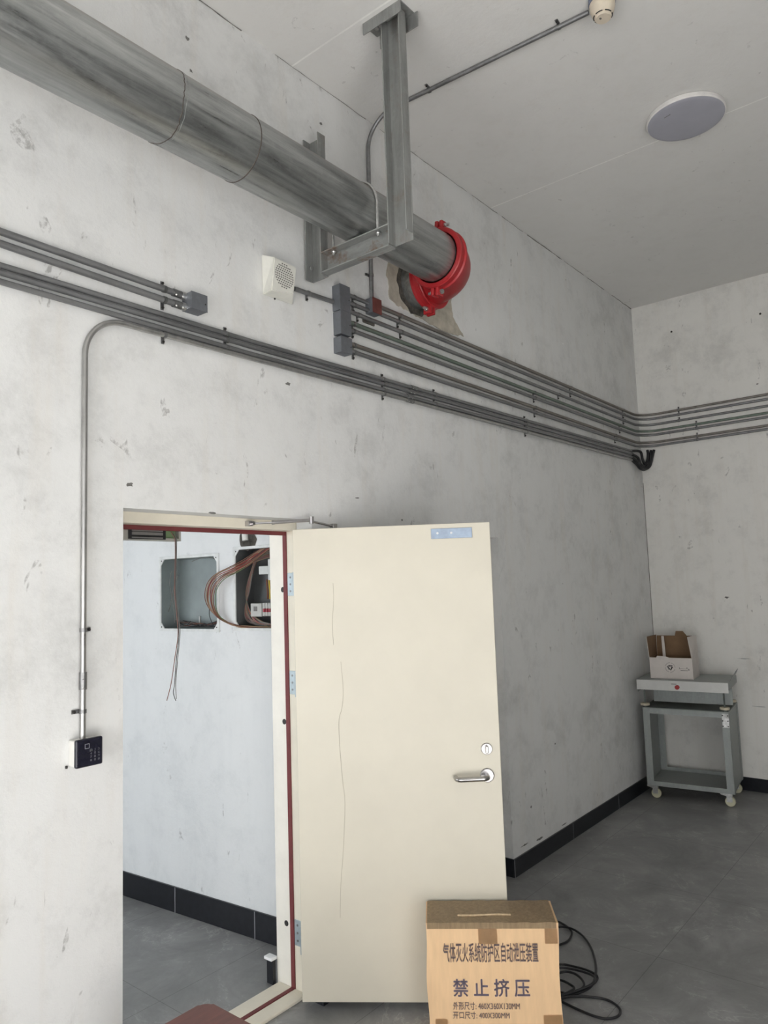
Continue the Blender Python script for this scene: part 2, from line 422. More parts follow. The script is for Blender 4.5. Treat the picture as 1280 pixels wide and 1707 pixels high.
def text_mesh(name, body, mat, parent, fr, width, height, bold=0.0, thick=0.0006):
    """lettering laid in the frame's x-z plane, its lower left corner at the origin, raised along -y"""
    cu = bpy.data.curves.new(name, 'FONT'); cu.body = body; cu.size = 1.0
    cu.resolution_u = 3
    t = bpy.data.objects.new(name + '_tmp', cu); COL.objects.link(t)
    bpy.context.view_layer.update()
    me = bpy.data.meshes.new_from_object(t.evaluated_get(bpy.context.evaluated_depsgraph_get()))
    bpy.data.objects.remove(t)
    xs = [v.co.x for v in me.vertices]; ys = [v.co.y for v in me.vertices]
    x0, x1, y0, y1 = min(xs), max(xs), min(ys), max(ys)
    bm = bmesh.new(); bm.from_mesh(me); bpy.data.meshes.remove(me)
    if bold:                                            # heavier strokes: the outline laid over itself, nudged both ways
        src = list(bm.faces)
        for dx, dy in ((-bold, 0), (bold, 0), (0, bold), (0, -bold)):
            g = bmesh.ops.duplicate(bm, geom=src)
            for v in g['geom']:
                if isinstance(v, bmesh.types.BMVert): v.co += Vector((dx, dy, 0))
    for v in bm.verts:
        v.co = fr.p((v.co.x - x0) / (x1 - x0) * width, -thick, (v.co.y - y0) / (y1 - y0) * height)
    b = MB(); b.bm.free(); b.bm = bm
    return b.build(name, mat, parent)

# ------------------------------------------------------------------ room shell
OX0, OX1, OH = -5.19, -4.25, 2.072        # doorway in the long wall
NX0, NX1, NH = -3.55, -2.612, 2.035       # second recess, behind the open leaf
f = MB(); f.box(XW - 0.2, 0.2, YW - 0.2, 5.0, -0.1, 0.0); f.build('floor', 'floor', kind='structure')
c = MB(); c.box(XW - 0.2, 0.2, YW - 0.2, 5.0, HC, HC + 0.15); c.build('ceiling', 'ceiling', kind='structure')

def wall_grid(name, mat, us, vs, holes, put, y0, y1, extra=()):
    """wall of thickness y0..y1 with rectangular holes: us, vs are breakpoints, holes a set of (i, j) cells left out"""
    b = MB()
    key = {}
    def vert(i, j, k):
        if (i, j, k) not in key: key[(i, j, k)] = b.bm.verts.new(put(us[i], (y0, y1)[k], vs[j]))
        return key[(i, j, k)]
    nu, nv = len(us) - 1, len(vs) - 1
    solid = lambda i, j: 0 <= i < nu and 0 <= j < nv and (i, j) not in holes
    for i in range(nu):
        for j in range(nv):
            if not solid(i, j): continue
            for k in (0, 1): b.bm.faces.new([vert(i, j, k), vert(i + 1, j, k), vert(i + 1, j + 1, k), vert(i, j + 1, k)])
            for (di, dj, e) in ((-1, 0, ((i, j), (i, j + 1))), (1, 0, ((i + 1, j), (i + 1, j + 1))), (0, -1, ((i, j), (i + 1, j))), (0, 1, ((i, j + 1), (i + 1, j + 1)))):
                if not solid(i + di, j + dj):
                    (a0, a1), (b0, b1) = e
                    b.bm.faces.new([vert(a0, a1, 0), vert(b0, b1, 0), vert(b0, b1, 1), vert(a0, a1, 1)])
    for bx in extra: b.box(*bx)
    return b.build(name, mat, kind='structure')

# the long wall: front skin, then the thicker back layer that holds the frame
us = [XW, OX0, OX1, NX0, NX1, 0.0]
wl = wall_grid('wall_left', 'plaster', us, [0, NH, OH, HC], {(1, 0), (1, 1), (3, 0)}, lambda u, y, v: (u, y, v), 0.0, 0.10,
               extra=[(XW, OX0 - 0.055, 0.10, 0.33, 0, HC), (OX1 + 0.055, NX0 - 0.0, 0.10, 0.33, 0, HC), (NX0, NX1, 0.16, 0.33, 0, HC),
                      (NX1, 0.0, 0.10, 0.33, 0, HC), (OX0 - 0.055, OX1 + 0.055, 0.10, 0.33, OH + 0.006, HC), (NX0, NX1, 0.10, 0.16, NH, HC)])
b = MB(); b.box(0.0, 0.2, YW - 0.2, 5.0, 0, HC); wf = b.build('wall_far', 'plaster_far', kind='structure')
wall_grid('wall_west', 'plaster_dull', [YW, -3.9, -0.5, 0.0], [0, 0.1, 2.3, HC], {(1, 1)}, lambda u, y, v: (XW + y, u, v), -0.2, 0.0)
wall_grid('wall_back', 'plaster_dull', [XW, -9.0, -6.5, 0.0], [0, 0.1, 2.3, HC], {(1, 1)}, lambda u, y, v: (u, YW + y, v), -0.2, 0.0)

# the passage beyond the doorway: its wall with the two recessed enclosures stands slightly skew
PD = Vector((-0.0915, 0.9958, 0)).normalized()
PN = Vector((-PD.y, PD.x, 0)).normalized()              # towards the doorway
PF = Fr((-4.0, 0.45, 0), PD, -PN, (0, 0, 1))            # x along the wall, y into it
E1, E2, EZ1, EZ2 = (0.492, 0.968), (-0.085, 0.357), (1.553, 1.962), (1.560, 1.985)
wall_grid('wall_passage', 'plaster_passage', [-0.112, E2[0], E2[1], E1[0], E1[1], 4.4], [0, 1.553, 1.960, 1.985, HC],
          {(1, 1), (1, 2), (3, 1)}, lambda u, y, v: PF.p(u, y, v), 0.0, 0.15)
wall_grid('wall_passage_side', 'plaster_passage', [0.33, 1.0, 3.6, 4.8], [0, 0.6, 2.4, HC], {(1, 1)}, lambda u, y, v: (-8.0 + y, u, v), -0.2, 0.0)
b = MB(); b.box(-8.2, -4.3, 4.8, 5.0, 0, HC); b.build('wall_passage_end', 'plaster_passage', kind='structure')

# window frames in the walls that give the daylight
def window(n, put, u0, u1, v0, v1, splits):
    r = thing('window_%d' % n, put(0.5 * (u0 + u1), 0, v0), 'aluminium framed window that lights the room', 'window', kind='structure')
    b = MB()
    for u in [u0 + 0.02] + splits + [u1 - 0.02]:
        a, c2 = put(u - 0.02, -0.13, v0), put(u + 0.02, -0.09, v1)
        b.box(min(a[0], c2[0]), max(a[0], c2[0]), min(a[1], c2[1]), max(a[1], c2[1]), v0, v1)
    for v in (v0, v1 - 0.04):
        a, c2 = put(u0, -0.13, v), put(u1, -0.09, v)
        b.box(min(a[0], c2[0]), max(a[0], c2[0]), min(a[1], c2[1]), max(a[1], c2[1]), v, v + 0.04)
    b.build('window_frame', 'white_frame', r)
window(1, lambda u, y, v: (XW + y, u, v), -3.9, -0.5, 0.1, 2.3, [-3.05, -2.2, -1.35])
window(2, lambda u, y, v: (u, YW + y, v), -9.0, -6.5, 0.1, 2.3, [-7.75])
window(3, lambda u, y, v: (-8.0 + y, u, v), 1.0, 3.6, 0.6, 2.4, [2.3])

# black tile skirting with pale joints
def skirting(name, runs, joints, h=0.105):
    b = MB()
    for r in runs: b.box(*r, bev=0.0015, seg=1)
    o = b.build(name, 'base', kind='structure')
    j = MB()
    for q in joints: j.box(*q)
    if joints: j.build('grout_joint', 'grout', o)
    return o
skirting('baseboard_left', [(NX1 - 0.010, 0.0, -0.012, 0.0, 0, 0.105), (NX1 - 0.010, NX1, 0.0, 0.16, 0, 0.105),
                            (OX1 - 0.010, NX0, -0.012, 0.0, 0, 0.105), (OX1 - 0.010, OX1, 0.0, 0.094, 0, 0.105), (NX0, NX1 - 0.010, 0.148, 0.16, 0, 0.105), (XW, OX0 - 0.02, -0.012, 0.0, 0, 0.105)],
         [(NX1 - 0.0115, NX1 - 0.0085, -0.0135, -0.011, 0, 0.105)] + [(x, x + 0.003, -0.0128, -0.01, 0, 0.104) for x in (-1.82, -1.02, -0.3)])
skirting('baseboard_far', [(-0.012, 0.0, YW, -0.012, 0, 0.105)], [(-0.0128, -0.01, y, y + 0.003, 0, 0.104) for y in (-0.62, -1.4, -2.2)])
b = MB(); b.box(-0.10, 4.35, -0.012, 0.0, 0, 0.135, 0.0015, PF, 1); bp_ = b.build('baseboard_passage', 'base', kind='structure')
j = MB()
for s_ in (0.24, 0.845, 1.44, 2.05): j.box(s_, s_ + 0.004, -0.0130, -0.010, 0, 0.134, 0, PF)
j.build('grout_joint', 'grout', bp_)
b = MB(); b.box(-4.273, -4.255, 0.29, 0.33, 0, 0.105, 0.001); bs_ = b.build('baseboard_reveal', 'base', kind='structure')
b = MB(); b.box(-4.285, -4.25, 0.285, 0.335, 0.105, 0.118, 0.002); b.build('plaster_ledge', 'plaster_passage', bs_)

# anchor holes left in the far wall
for (px, py) in ((1119, 553), (1267, 523)):
    q = at(px, py, 0, -0.002); b = MB(); b.cyl(q, q + Vector((0.0019, 0, 0)), 0.009, 12); o = b.build('anchor_hole', 'screw', wf)

# chips and scrapes in the plaster
def chip(px, py, w_, h_, ax, mt, parent, seed):
    rr = random.Random(seed); c_ = at(px, py, ax, 0.0 if ax < 2 else HC)
    u = Vector((1, 0, 0)) if ax == 1 else Vector((0, 1, 0)) if ax == 0 else Vector((0.6, -0.8, 0)); v = Vector((0, 0, 1)) if ax < 2 else Vector((0.8, 0.6, 0))
    n = {0: Vector((-1, 0, 0)), 1: Vector((0, -1, 0)), 2: Vector((0, 0, -1))}[ax]
    pts = []
    for k in range(11):
        a = 2 * PI * k / 11; q = rr.uniform(0.45, 1.1); pts.append(c_ + u * math.cos(a) * w_ * q + v * math.sin(a) * h_ * q + n * 0.0002)
    b = MB(); b.prism(pts, n, 0.0008); return b.build('plaster_chip', mt, parent)
M['chip'] = simple('exposed_dark_plaster', (0.17, 0.165, 0.155), 0.95, 0, 0.3, 40)
M['chip_pale'] = simple('pale_filler', (0.80, 0.80, 0.79), 0.9, 0, 0.05, 40)
for i, (px, py, w_, h_, mt) in enumerate(((353, 855, .020, .006, 'chip'), (216, 808, .016, .010, 'chip'), (312, 64, .010, .012, 'chip'), (318, 118, .010, .008, 'chip'), (535, 206, .012, .010, 'chip'), (938, 573, .012, .006, 'chip_pale'), (722, 271, .02, .008, 'chip'), (670, 867, .012, .008, 'chip'),
                                          (885, 1345, .010, .010, 'chip'), (875, 1408, .055, .006, 'chip'), (900, 1398, .05, .010, 'chip'), (940, 1374, .05, .004, 'chip'), (595, 830, .02, .004, 'chip'), (925, 1240, .012, .006, 'chip'), (480, 640, .02, .008, 'chip'))):
    chip(px, py, w_, h_, 1, mt, wl, i)
for i, (px, py, w_, h_) in enumerate(((1211, 996, .022, .012), (1262, 640, .012, .006), (1240, 1098, .06, .005), (1265, 1178, .06, .005))): chip(px, py, w_, h_, 0, 'chip' if i < 2 else 'plaster_dull', wf, 50 + i)

# cracked joint between the long wall and the ceiling
rr = random.Random(9); x = -6.6; seg = []
while x < -0.05:
    ln = rr.uniform(0.25, 0.9); n = max(3, int(ln / 0.05)); r0 = rr.uniform(0.0012, 0.0034)
    b = MB(); b.tube([(min(x + ln * k / n, -0.01), -0.001 + rr.uniform(-.002, .0015), HC - 0.002 + rr.uniform(-.004, .001)) for k in range(n + 1)], r0, 5, rr=[r0 * rr.uniform(0.5, 1.3) for k in range(n + 1)])
    b.build('joint_crack', 'chip', wl); x += ln + rr.uniform(0.02, 0.2)
b = MB(); b.tube([(-0.001, -0.001, z_) for z_ in (0.11, 0.6, 1.1, 1.6, 2.1, 2.6)], 0.003, 5); b.build('joint_crack', 'chip', wf)

# ------------------------------------------------------------------ door frame, threshold, leaf
fr_root = thing('door_frame', (0.5 * (OX0 + OX1), 0.185, 0), 'cream steel door frame with maroon seal set back in the wall', 'door frame')
JX, HZ = OX1, 2.030
b = MB(); b.box(JX, JX + 0.05, 0.102, 0.17, 0, HZ + 0.045, 0.002); b.build('hinge_jamb', 'cream_frame', fr_root)
b = MB(); b.box(JX - 0.001, JX + 0.05, 0.188, 0.285, 0, HZ + 0.045, 0.002); sj = b.build('stop_jamb', 'white_frame', fr_root)
sj['label'] = 'off-white inner face with dark bolt holes'
for (px, py) in ((471.5, 983), (474, 1203), (477.5, 1539)):
    q = at(px, py, 0, JX - 0.001); b = MB(); b.cyl(q, q - Vector((0.0012, 0, 0)), 0.0125, 18); b.build('bolt_hole', 'screw', sj)
b = MB(); b.box(JX - 0.006, JX + 0.05, 0.167, 0.190, 0, HZ, 0.001); b.box(OX0, JX, 0.170, 0.188, HZ - 0.017, HZ + 0.045)
b.box(OX0 - 0.05, OX0 + 0.003, 0.17, 0.188, 0, HZ); b.box(OX0, JX, 0.17, 0.188, 0, 0.017)
s_ = b.build('seal', 'seal', fr_root); s_['label'] = 'maroon rubber seal'
b = MB(); b.box(OX0 - 0.05, JX, 0.102, 0.17, HZ, HZ + 0.045, 0.002); b.build('head_front', 'cream_frame', fr_root)
b = MB(); b.box(OX0 - 0.05, JX, 0.188, 0.285, HZ - 0.001, HZ + 0.045, 0.002); b.build('head_stop', 'white_frame', fr_root)
b = MB(); b.box(OX0 - 0.05, OX0, 0.102, 0.17, 0, HZ, 0.002); b.box(OX0 - 0.05, OX0 + 0.001, 0.188, 0.285, 0, HZ, 0.002); b.build('latch_jamb', 'cream_frame', fr_root)
b = MB(); b.box(OX0, JX - 0.001, 0.095, 0.17, 0, 0.014, 0.004); b.box(OX0, JX - 0.002, 0.188, 0.27, 0, 0.016, 0.004); b.build('threshold', 'cream_frame', fr_root)
for (x0, y0, x1, y1) in ((484, 955, 492, 993), (486, 1118, 494, 1158), (490, 1531, 498, 1577)):
    p0 = at(x0, y0, 0, JX); p1 = at(x1, y1, 0, JX)
    b = MB(); b.box(JX - 0.003, JX + 0.002, 0.1235, 0.164, p1.z, p0.z, 0.001); hp = b.build('hinge_plate', 'hinge', fr_root)
    k = MB()
    for dz in (0.2, 0.5, 0.8):
        z = p1.z + (p0.z - p1.z) * dz; k.cyl((JX - 0.003, 0.145, z), (JX - 0.0045, 0.145, z), 0.005, 10)
    k.build('screw', 'clip', hp)

LA = Vector((-4.342, 0.031, 0)); LD = Vector((0.57909, -0.81526, 0)); LN = Vector((-0.81526, -0.57909, 0))
LF = Fr(LA, LD, -LN, (0, 0, 1))                      # x along the leaf from the hinge, y into its thickness
LW, LZ0, LZ1, LT = 0.872, 0.040, 2.027, 0.046
def leaf_at(px, py):
    q = plane_at(px, py, LA, LN); return (q - LA).dot(LD), q.z
door = thing('door_1', LA + LD * 0.4, 'cream steel door leaf standing open, chrome lever near its free edge', 'door', kind='structure')
b = MB(); b.box(0, LW, 0, LT, LZ0, LZ1, 0.0025, LF); b.build('door_leaf', 'cream', door)
s0, za = leaf_at(718, 881); s1, zb = leaf_at(787, 896)
b = MB(); b.box(s0, s1, -0.006, 0, zb, za - 0.002, 0.001, LF); ap = b.build('armature_plate', 'blueplate', door); ap['label'] = 'bluish zinc plate at the top corner'
k = MB()
for (px, py) in ((729, 889), (752, 888.5)):
    s, z = leaf_at(px, py); k.cyl(LF.p(s, -0.006, z), LF.p(s, -0.009, z), 0.005, 12)
k.build('screw', 'bolt', ap)
s, z = leaf_at(811, 1248)
b = MB(); b.lathe([(0.0, 0), (0.024, 0), (0.0245, 0.004), (0.022, 0.008), (0.0, 0.009)], LF.p(s, 0, z), LN, 28); lk = b.build('lock_rose', 'chrome', door)
b = MB(); b.box(s - 0.006, s + 0.006, -0.028, -0.008, z - 0.015, z + 0.016, 0.003, Fr(LF.o, LF.x, LF.y, LF.z)); b.build('thumb_turn', 'satin', lk)
s, z = leaf_at(812, 1292)
b = MB(); b.lathe([(0.0, 0), (0.029, 0), (0.0295, 0.005), (0.026, 0.009), (0.0, 0.010)], LF.p(s, 0, z), LN, 32); rs = b.build('handle_rose', 'chrome', door)
b = MB(); b.tube(fillet([LF.p(s, -0.008, z), LF.p(s, -0.058, z), LF.p(s - 0.128, -0.058, z - 0.004), LF.p(s - 0.134, -0.018, z - 0.004)], 0.022, 10), 0.0105, 16)
b.build('lever', 'satin', rs)
b = MB(); b.box(LW - 0.0005, LW + 0.001, 0.014, 0.032, 0.955, 0.99, 0, LF); b.build('latch_bolt', 'black', door)
# lever set and closer body on the hidden side
b = MB(); b.lathe([(0.0, 0), (0.029, 0), (0.0295, 0.005), (0.026, 0.009), (0.0, 0.010)], LF.p(s, LT, z), -LN, 32)
b.tube(fillet([LF.p(s, LT + 0.008, z), LF.p(s, LT + 0.052, z), LF.p(s - 0.128, LT + 0.052, z)], 0.02, 8), 0.0105, 14); b.build('outer_lever', 'satin', door)
b = MB(); b.box(0.06, 0.27, LT, LT + 0.05, 1.94, 2.00, 0.006, LF); cb = b.build('closer_body', 'satin', door)
# hinge leaves between frame and leaf
b = MB()
for z0, z1 in ((1.735, 1.84), (1.285, 1.392), (0.195, 0.303)): b.cyl((-4.2865, 0.083, z0), (-4.2865, 0.083, z1), 0.008, 12)
b.build('hinge_knuckle', 'hinge', door)
# closer arm: bracket on the frame head, rod to the elbow, second arm over the leaf
e0 = at(414, 873, 1, 0.092); e1 = at(457, 871, 1, 0.02); e2 = at(519, 867, 1, -0.055); e3 = at(556, 877.5, 1, -0.02)
b = MB(); b.box(e0.x - 0.012, e0.x + 0.012, 0.075, 0.102, e0.z - 0.011, e0.z + 0.011, 0.002); b.cyl(e0 + Vector((0.008, -0.012, 0)), e0 + Vector((0.008, -0.03, 0)), 0.008, 12)
b.cyl(e0 + Vector((0.005, -0.02, 0)), e1, 0.0045, 10)
b.cyl(e1, e2, 0.0075, 12); b.cyl(e2 - Vector((0, 0, 0.016)), e2 + Vector((0, 0, 0.016)), 0.011, 16); b.cyl(e1 - (e2 - e1).normalized() * 0.01, e1, 0.0095, 12)
b.build('closer_arm', 'chrome', door)
b = MB(); b.cyl(e2 - Vector((0, 0, 0.006)), e3, 0.0055, 10); b.box(e3.x - 0.014, e3.x + 0.014, e3.y - 0.012, e3.y + 0.012, LZ1 - 0.03, e3.z + 0.012, 0.002); b.build('closer_forearm', 'satin', door)
# hairline cracks in the paint
for pts in ([(555, 972), (556, 1000), (554, 1040), (556, 1075)], [(568, 1103), (572, 1150), (570, 1180), (565, 1200), (566, 1240), (571, 1300), (575, 1340), (572, 1420), (568, 1475), (567, 1530)]):
    b = MB(); q = []
    for (px, py) in pts:
        s, z = leaf_at(px, py); q.append(LF.p(s, -0.0002, z))
    b.tube(spline(q, 4), 0.00085, 5); b.build('paint_crack', 'crack', door)

# ------------------------------------------------------------------ door magnet with hanging wires
mg = thing('magnetic_lock', (-4.94, 0.205, 1.974), 'open-fronted magnetic door lock under the left end of the frame head', 'door lock')
b = MB(); b.box(-5.075, -4.815, 0.19, 0.235, 1.974, 1.984); b.box(-5.075, -4.815, 0.222, 0.235, 1.984, 2.028); b.box(-5.075, -5.055, 0.19, 0.222, 1.984, 2.028); b.box(-4.825, -4.815, 0.19, 0.222, 1.984, 2.028); b.build('casing', 'mag_case', mg)
b = MB(); b.box(-5.055, -4.89, 0.185, 0.222, 1.978, 2.020, 0.001); b.build('coil_block', 'black', mg)
b = MB()
for z0 in (1.981, 1.994, 2.008): b.box(-5.042, -4.905, 0.182, 0.19, z0, z0 + (0.005 if z0 != 1.994 else 0.011))
b.build('pole_face', 'mag_steel', mg)
b = MB(); b.box(-4.882, -4.83, 0.205, 0.222, 1.984, 2.018, 0.001); b.build('circuit_board', 'pcb', mg)
WY = 0.178
def wpath(pts): return [at(x, y, 1, WY + dy) for (x, y, dy) in pts]
for mt, lab, pts in (('w_black', 'black wire dangling from the magnetic lock, longest of its bunch', [(287, 889, .01), (292, 897, 0), (293, 905, 0), (293, 940, 0), (292, 985, 0), (296, 1030, .004), (298, 1060, .002), (294, 1100, 0), (291, 1140, 0), (289, 1155, 0), (293, 1168, 0)]),
                     ('w_grey', 'grey wire dangling from the magnetic lock, curling under the bunch', [(290, 888, .012), (294, 897, 0), (294.5, 905, 0), (294, 940, 0), (293, 985, 0), (297.5, 1030, .006), (300, 1055, .004), (296, 1100, 0), (293, 1140, 0), (294, 1165, 0)]),
                     ('w_brown', 'brown wire dangling from the magnetic lock, splayed to the left', [(285, 887, .012), (291, 897, .003), (292, 905, .003), (292, 940, .003), (291, 985, .003), (295, 1030, .007), (296.5, 1060, .005), (291, 1100, .003), (285, 1140, 0), (278, 1168, 0)])):
    b = MB(); b.tube(spline(wpath(pts), 5), 0.0016, 6); o = b.build('lock_wire', mt); tag(o, lab, 'wire', 'wires hanging from the magnetic lock')

# ------------------------------------------------------------------ recessed enclosures in the passage wall
def enclosure(name, s0, s1, z0, z1, label, mt='encl'):
    r = thing(name, PF.p(0.5 * (s0 + s1), 0.06, z0), label, 'electrical box')
    t, D = 0.004, 0.138
    b = MB(); b.box(s0 + 0.001, s1 - 0.001, D - t, D, z0 + 0.001, z1 - 0.001, 0, PF)
    for q in ((s0 + 0.001, s0 + t, 0, D, z0 + 0.001, z1 - 0.001), (s1 - t, s1 - 0.001, 0, D, z0 + 0.001, z1 - 0.001), (s0, s1, 0, D, z0 + 0.001, z0 + t), (s0, s1, 0, D, z1 - t, z1 - 0.001)): b.box(*q, 0, PF)
    b.build('back_box', mt, r)
    e = 0.012
    b = MB()
    for q in ((s0 - e, s0 + 0.004, z0 - e, z1 + e), (s1 - 0.004, s1 + e, z0 - e, z1 + e), (s0, s1, z0 - e, z0 + 0.003), (s0, s1, z1 - 0.003, z1 + e)): b.box(q[0], q[1], -0.008, 0.001, q[2], q[3], 0.001, PF, 1)
    fl = b.build('rim', 'encl_edge', r)
    for (a, c2, da, dc) in ((s0, z0, 1, 1), (s0, z1, 1, -1), (s1, z0, -1, 1), (s1, z1, -1, -1)):
        b = MB(); b.prism([PF.p(a, 0.001, c2), PF.p(a + da * 0.034, 0.001, c2), PF.p(a, 0.001, c2 + dc * 0.042)], PF.y, -0.006); g = b.build('corner_gusset', 'encl_edge', r)
        q = PF.p(a + da * 0.010, -0.005, c2 + dc * 0.012); b = MB(); b.cyl(q, q - PF.y * 0.001, 0.0038, 10); b.build('screw_hole', 'screw', g)
    return r
enc1 = enclosure('electrical_enclosure', E1[0], E1[1], EZ1[0], 1.960, 'empty open electrical box let into the passage wall, loose wires on its floor')
enc2 = enclosure('electrical_enclosure', E2[0], E2[1], EZ2[0], EZ2[1], 'open electrical box full of breakers and wiring, half behind the door jamb', 'encl_shaded')
b = MB(); b.cyl(PF.p(0.785, 0.130, 1.56), PF.p(0.785, 0.130, 1.62), 0.006, 8); b.build('stud', 'encl_edge', enc1)
def pf(px, py, off):                                   # photo pixel read on a plane parallel to the passage wall, off metres into it
    q = plane_at(px, py, PF.p(0, off, 0), PF.y); return q
def wire(mt, pts, lab, group, r=0.0022, name='wire', n=6):
    b = MB(); b.tube(spline(pts, n), r, 6); o = b.build(name, mt); return tag(o, lab, 'wire', group)
# loose wires on the floor of the empty box
rnd = random.Random(3)
for i in range(9):
    a = 0.51 + rnd.random() * 0.08; e = 0.93 - rnd.random() * 0.12
    pts = [PF.p(a + (e - a) * t, 0.02 + 0.075 * rnd.random(), 1.5605 + 0.003 + 0.020 * rnd.random() + (0.02 if t in (0, 1) else 0)) for t in (0, .2, .4, .6, .8, 1)]
    wire(('w_black', 'w_grey', 'w_black', 'w_brown')[i % 4], pts, 'loose cut wire lying on the floor of the empty electrical box', 'loose wires in the empty electrical box', 0.0022)
for (lab, mt, pts) in (('dark wire curving up the inner side of the empty electrical box', 'w_grey', [(286, 952, .03), (283, 970, .03), (286, 992, .03), (290, 1015, .03), (292, 1038, .03)]),
                       ('thin wire rising straight in the empty electrical box behind the hanging wires', 'w_grey', [(297, 960, .05), (290, 978, .05), (286, 1000, .05), (281, 1020, .05)]),
                       ('black-capped wire standing at the right side of the empty electrical box', 'w_black', [(349, 1014, .03), (349, 1026, .03), (353, 1037, .03), (358, 1045, .03)]),
                       ('thin dark wire looped under the top edge of the empty electrical box', 'w_grey', [(320, 936, .05), (335, 930, .04), (350, 929, .03), (358, 932, .02)])):
    wire(mt, [pf(x, y, o_) for (x, y, o_) in pts], lab, None, 0.0020)
# the brown loop swinging out of the second box
lp = [(470, 905, .03), (448, 912, .03), (428, 926, .02), (408, 940, .0), (388, 950, -.03), (366, 961, -.05), (353, 978, -.06), (350, 1000, -.06), (356, 1020, -.05), (372, 1034, -.03), (392, 1043, -.01), (415, 1046, .01), (440, 1046, .02), (470, 1045, .03)]
for i in range(11):
    rr = random.Random(40 + i); k = (i - 5) / 5.0
    pts = []
    for j_, (x, y, o_) in enumerate(lp):
        amp = 6.5 * math.sin(PI * min(1, max(0, (j_ + 1) / len(lp)))) + 1.5
        pts.append(pf(x + k * amp + rr.uniform(-1.0, 1.0), y + k * amp * 0.5 + rr.uniform(-1.0, 1.0), o_ + rr.uniform(-.008, .008)))
    wire(('w_brown', 'w_tan', 'w_brown', 'w_red', 'w_tan', 'w_brown', 'w_brown', 'w_red', 'w_tan', 'w_brown', 'w_green')[i], pts, 'brown or tan wire of the bunch looping out of the breaker box', 'wires looping out of the breaker box', 0.0023, n=7)
# wires inside the breaker box
for i in range(18):
    rr = random.Random(80 + i); dx = i * 1.5
    pts = [pf(462 - dx * 0.2, 911 + i * 0.9, .07), pf(440 - dx * 0.6, 920 + i, .07), pf(424 - dx * 0.5 + i * 0.6, 945 + rr.uniform(-3, 3), .07), pf(416 - dx * 0.5 + i * 0.4, 985, .065), pf(408 - dx * 0.1 + i * 0.6, 1015 + rr.uniform(-4, 4), .06), pf(413 + i * 1.2, 1035 + rr.uniform(-3, 3), .06), pf(440 + i, 1042 + rr.uniform(-2, 2), .06)]
    wire(('w_grey', 'w_brown', 'w_grey', 'w_red', 'w_grey', 'w_tan', 'w_grey', 'w_brown', 'w_grey', 'w_grey', 'w_green', 'w_red')[i % 12], pts, 'grey or red wire bundled down the left inside of the breaker box', 'wires inside the breaker box', 0.0026)
# main switch, meter module and breaker row
def pbox(px0, py0, px1, py1, off, depth):
    a = pf(px0, py0, off); b2 = pf(px1, py1, off)
    sa = (a - PF.o).dot(PF.x); sb = (b2 - PF.o).dot(PF.x)
    return min(sa, sb), max(sa, sb), off, off + depth, min(a.z, b2.z), max(a.z, b2.z)
ms = thing('main_switch', pf(450, 966, .03), 'white main switch with a large tilted lever in the breaker box', 'switch')
b = MB(); q = pbox(446, 932, 474, 966, .03, .09); b.box(*q, 0.003, PF); b.build('switch_body', 'brk_lt', ms)
b = MB(); q = pbox(431, 944, 447, 957, .03, .08); b.box(*q, 0.003, PF); b.build('side_block', 'brk_lt', ms)
b = MB(); q = pbox(450, 944, 454, 962, .012, .018); b.box(*q, 0.003, PF); b.build('lever', 'brk', ms)
b = MB(); q = pbox(451.5, 932.5, 455, 934.5, .0285, .0015); b.box(*q, 0, PF); b.build('maker_badge', 'black', ms)
for mt, x, lab in (('w_yellow', 449.5, 'thick yellow wire below the main switch'), ('w_orange', 455, 'thick orange-red wire below the main switch'), ('w_blue', 460, 'thick blue wire below the main switch'), ('w_brown', 445.5, 'thick brown wire below the main switch, left of the yellow')):
    wire(mt, [pf(x - 1, 966, .05), pf(x - .4, 976, .045), pf(x + .6, 986, .045), pf(x + .6, 998, .06)], lab, None, 0.0052)
mm = thing('meter_module', pf(424, 1030, .03), 'grey meter module at the left end of the breaker row', 'meter')
b = MB(); q = pbox(417.5, 1006, 436, 1028, .04, .07); b.box(*q, 0.003, PF); b.build('meter_case', 'brk', mm)
b = MB(); q = pbox(422.5, 1011, 428.5, 1019, .0385, .002); b.box(*q, 0, PF); b.build('display', 'w_grey', mm)
for i in range(7):
    x0 = 437.0 + i * 4.6
    q = pbox(x0, 1005, x0 + 4.35, 1027, .04, .07)
    r = thing('circuit_breaker', PF.p(q[0], q[2], q[4]), 'small grey circuit breaker with a red toggle in the row beside the meter module', 'circuit breaker', 'circuit breakers in the breaker box')
    b = MB(); b.box(*q, 0.002, PF); b.build('breaker_body', 'brk', r)
    b = MB(); q2 = pbox(x0 + 0.7, 1014.5, x0 + 3.6, 1020.5, .026, .0145); b.box(*q2, 0.002, PF); b.build('toggle', 'brk_red', r)
# rough hole with a conduit stub above the breaker box
q = pf(413, 900, -0.001)
ring = []
rr = random.Random(5)
for k in range(16):
    a = 2 * PI * k / 16; rad = 0.050 * rr.uniform(0.8, 1.2)
    ring.append(q + PF.x * (math.cos(a) * rad * 1.15 + 0.0) + Vector((0, 0, 1)) * math.sin(a) * rad * 1.25)
b = MB(); b.prism(ring, -PF.y, 0.002); o = b.build('broken_plaster', 'void'); tag(o, 'dark broken patch in the plaster above the breaker box', 'hole')
b = MB(); b.tube([pf(407, 878, -.012), pf(409, 901, -.012)], 0.017, 14); o = b.build('conduit_stub', 'white_pl'); tag(o, 'short white conduit stub in the broken plaster above the breaker box', 'pipe')

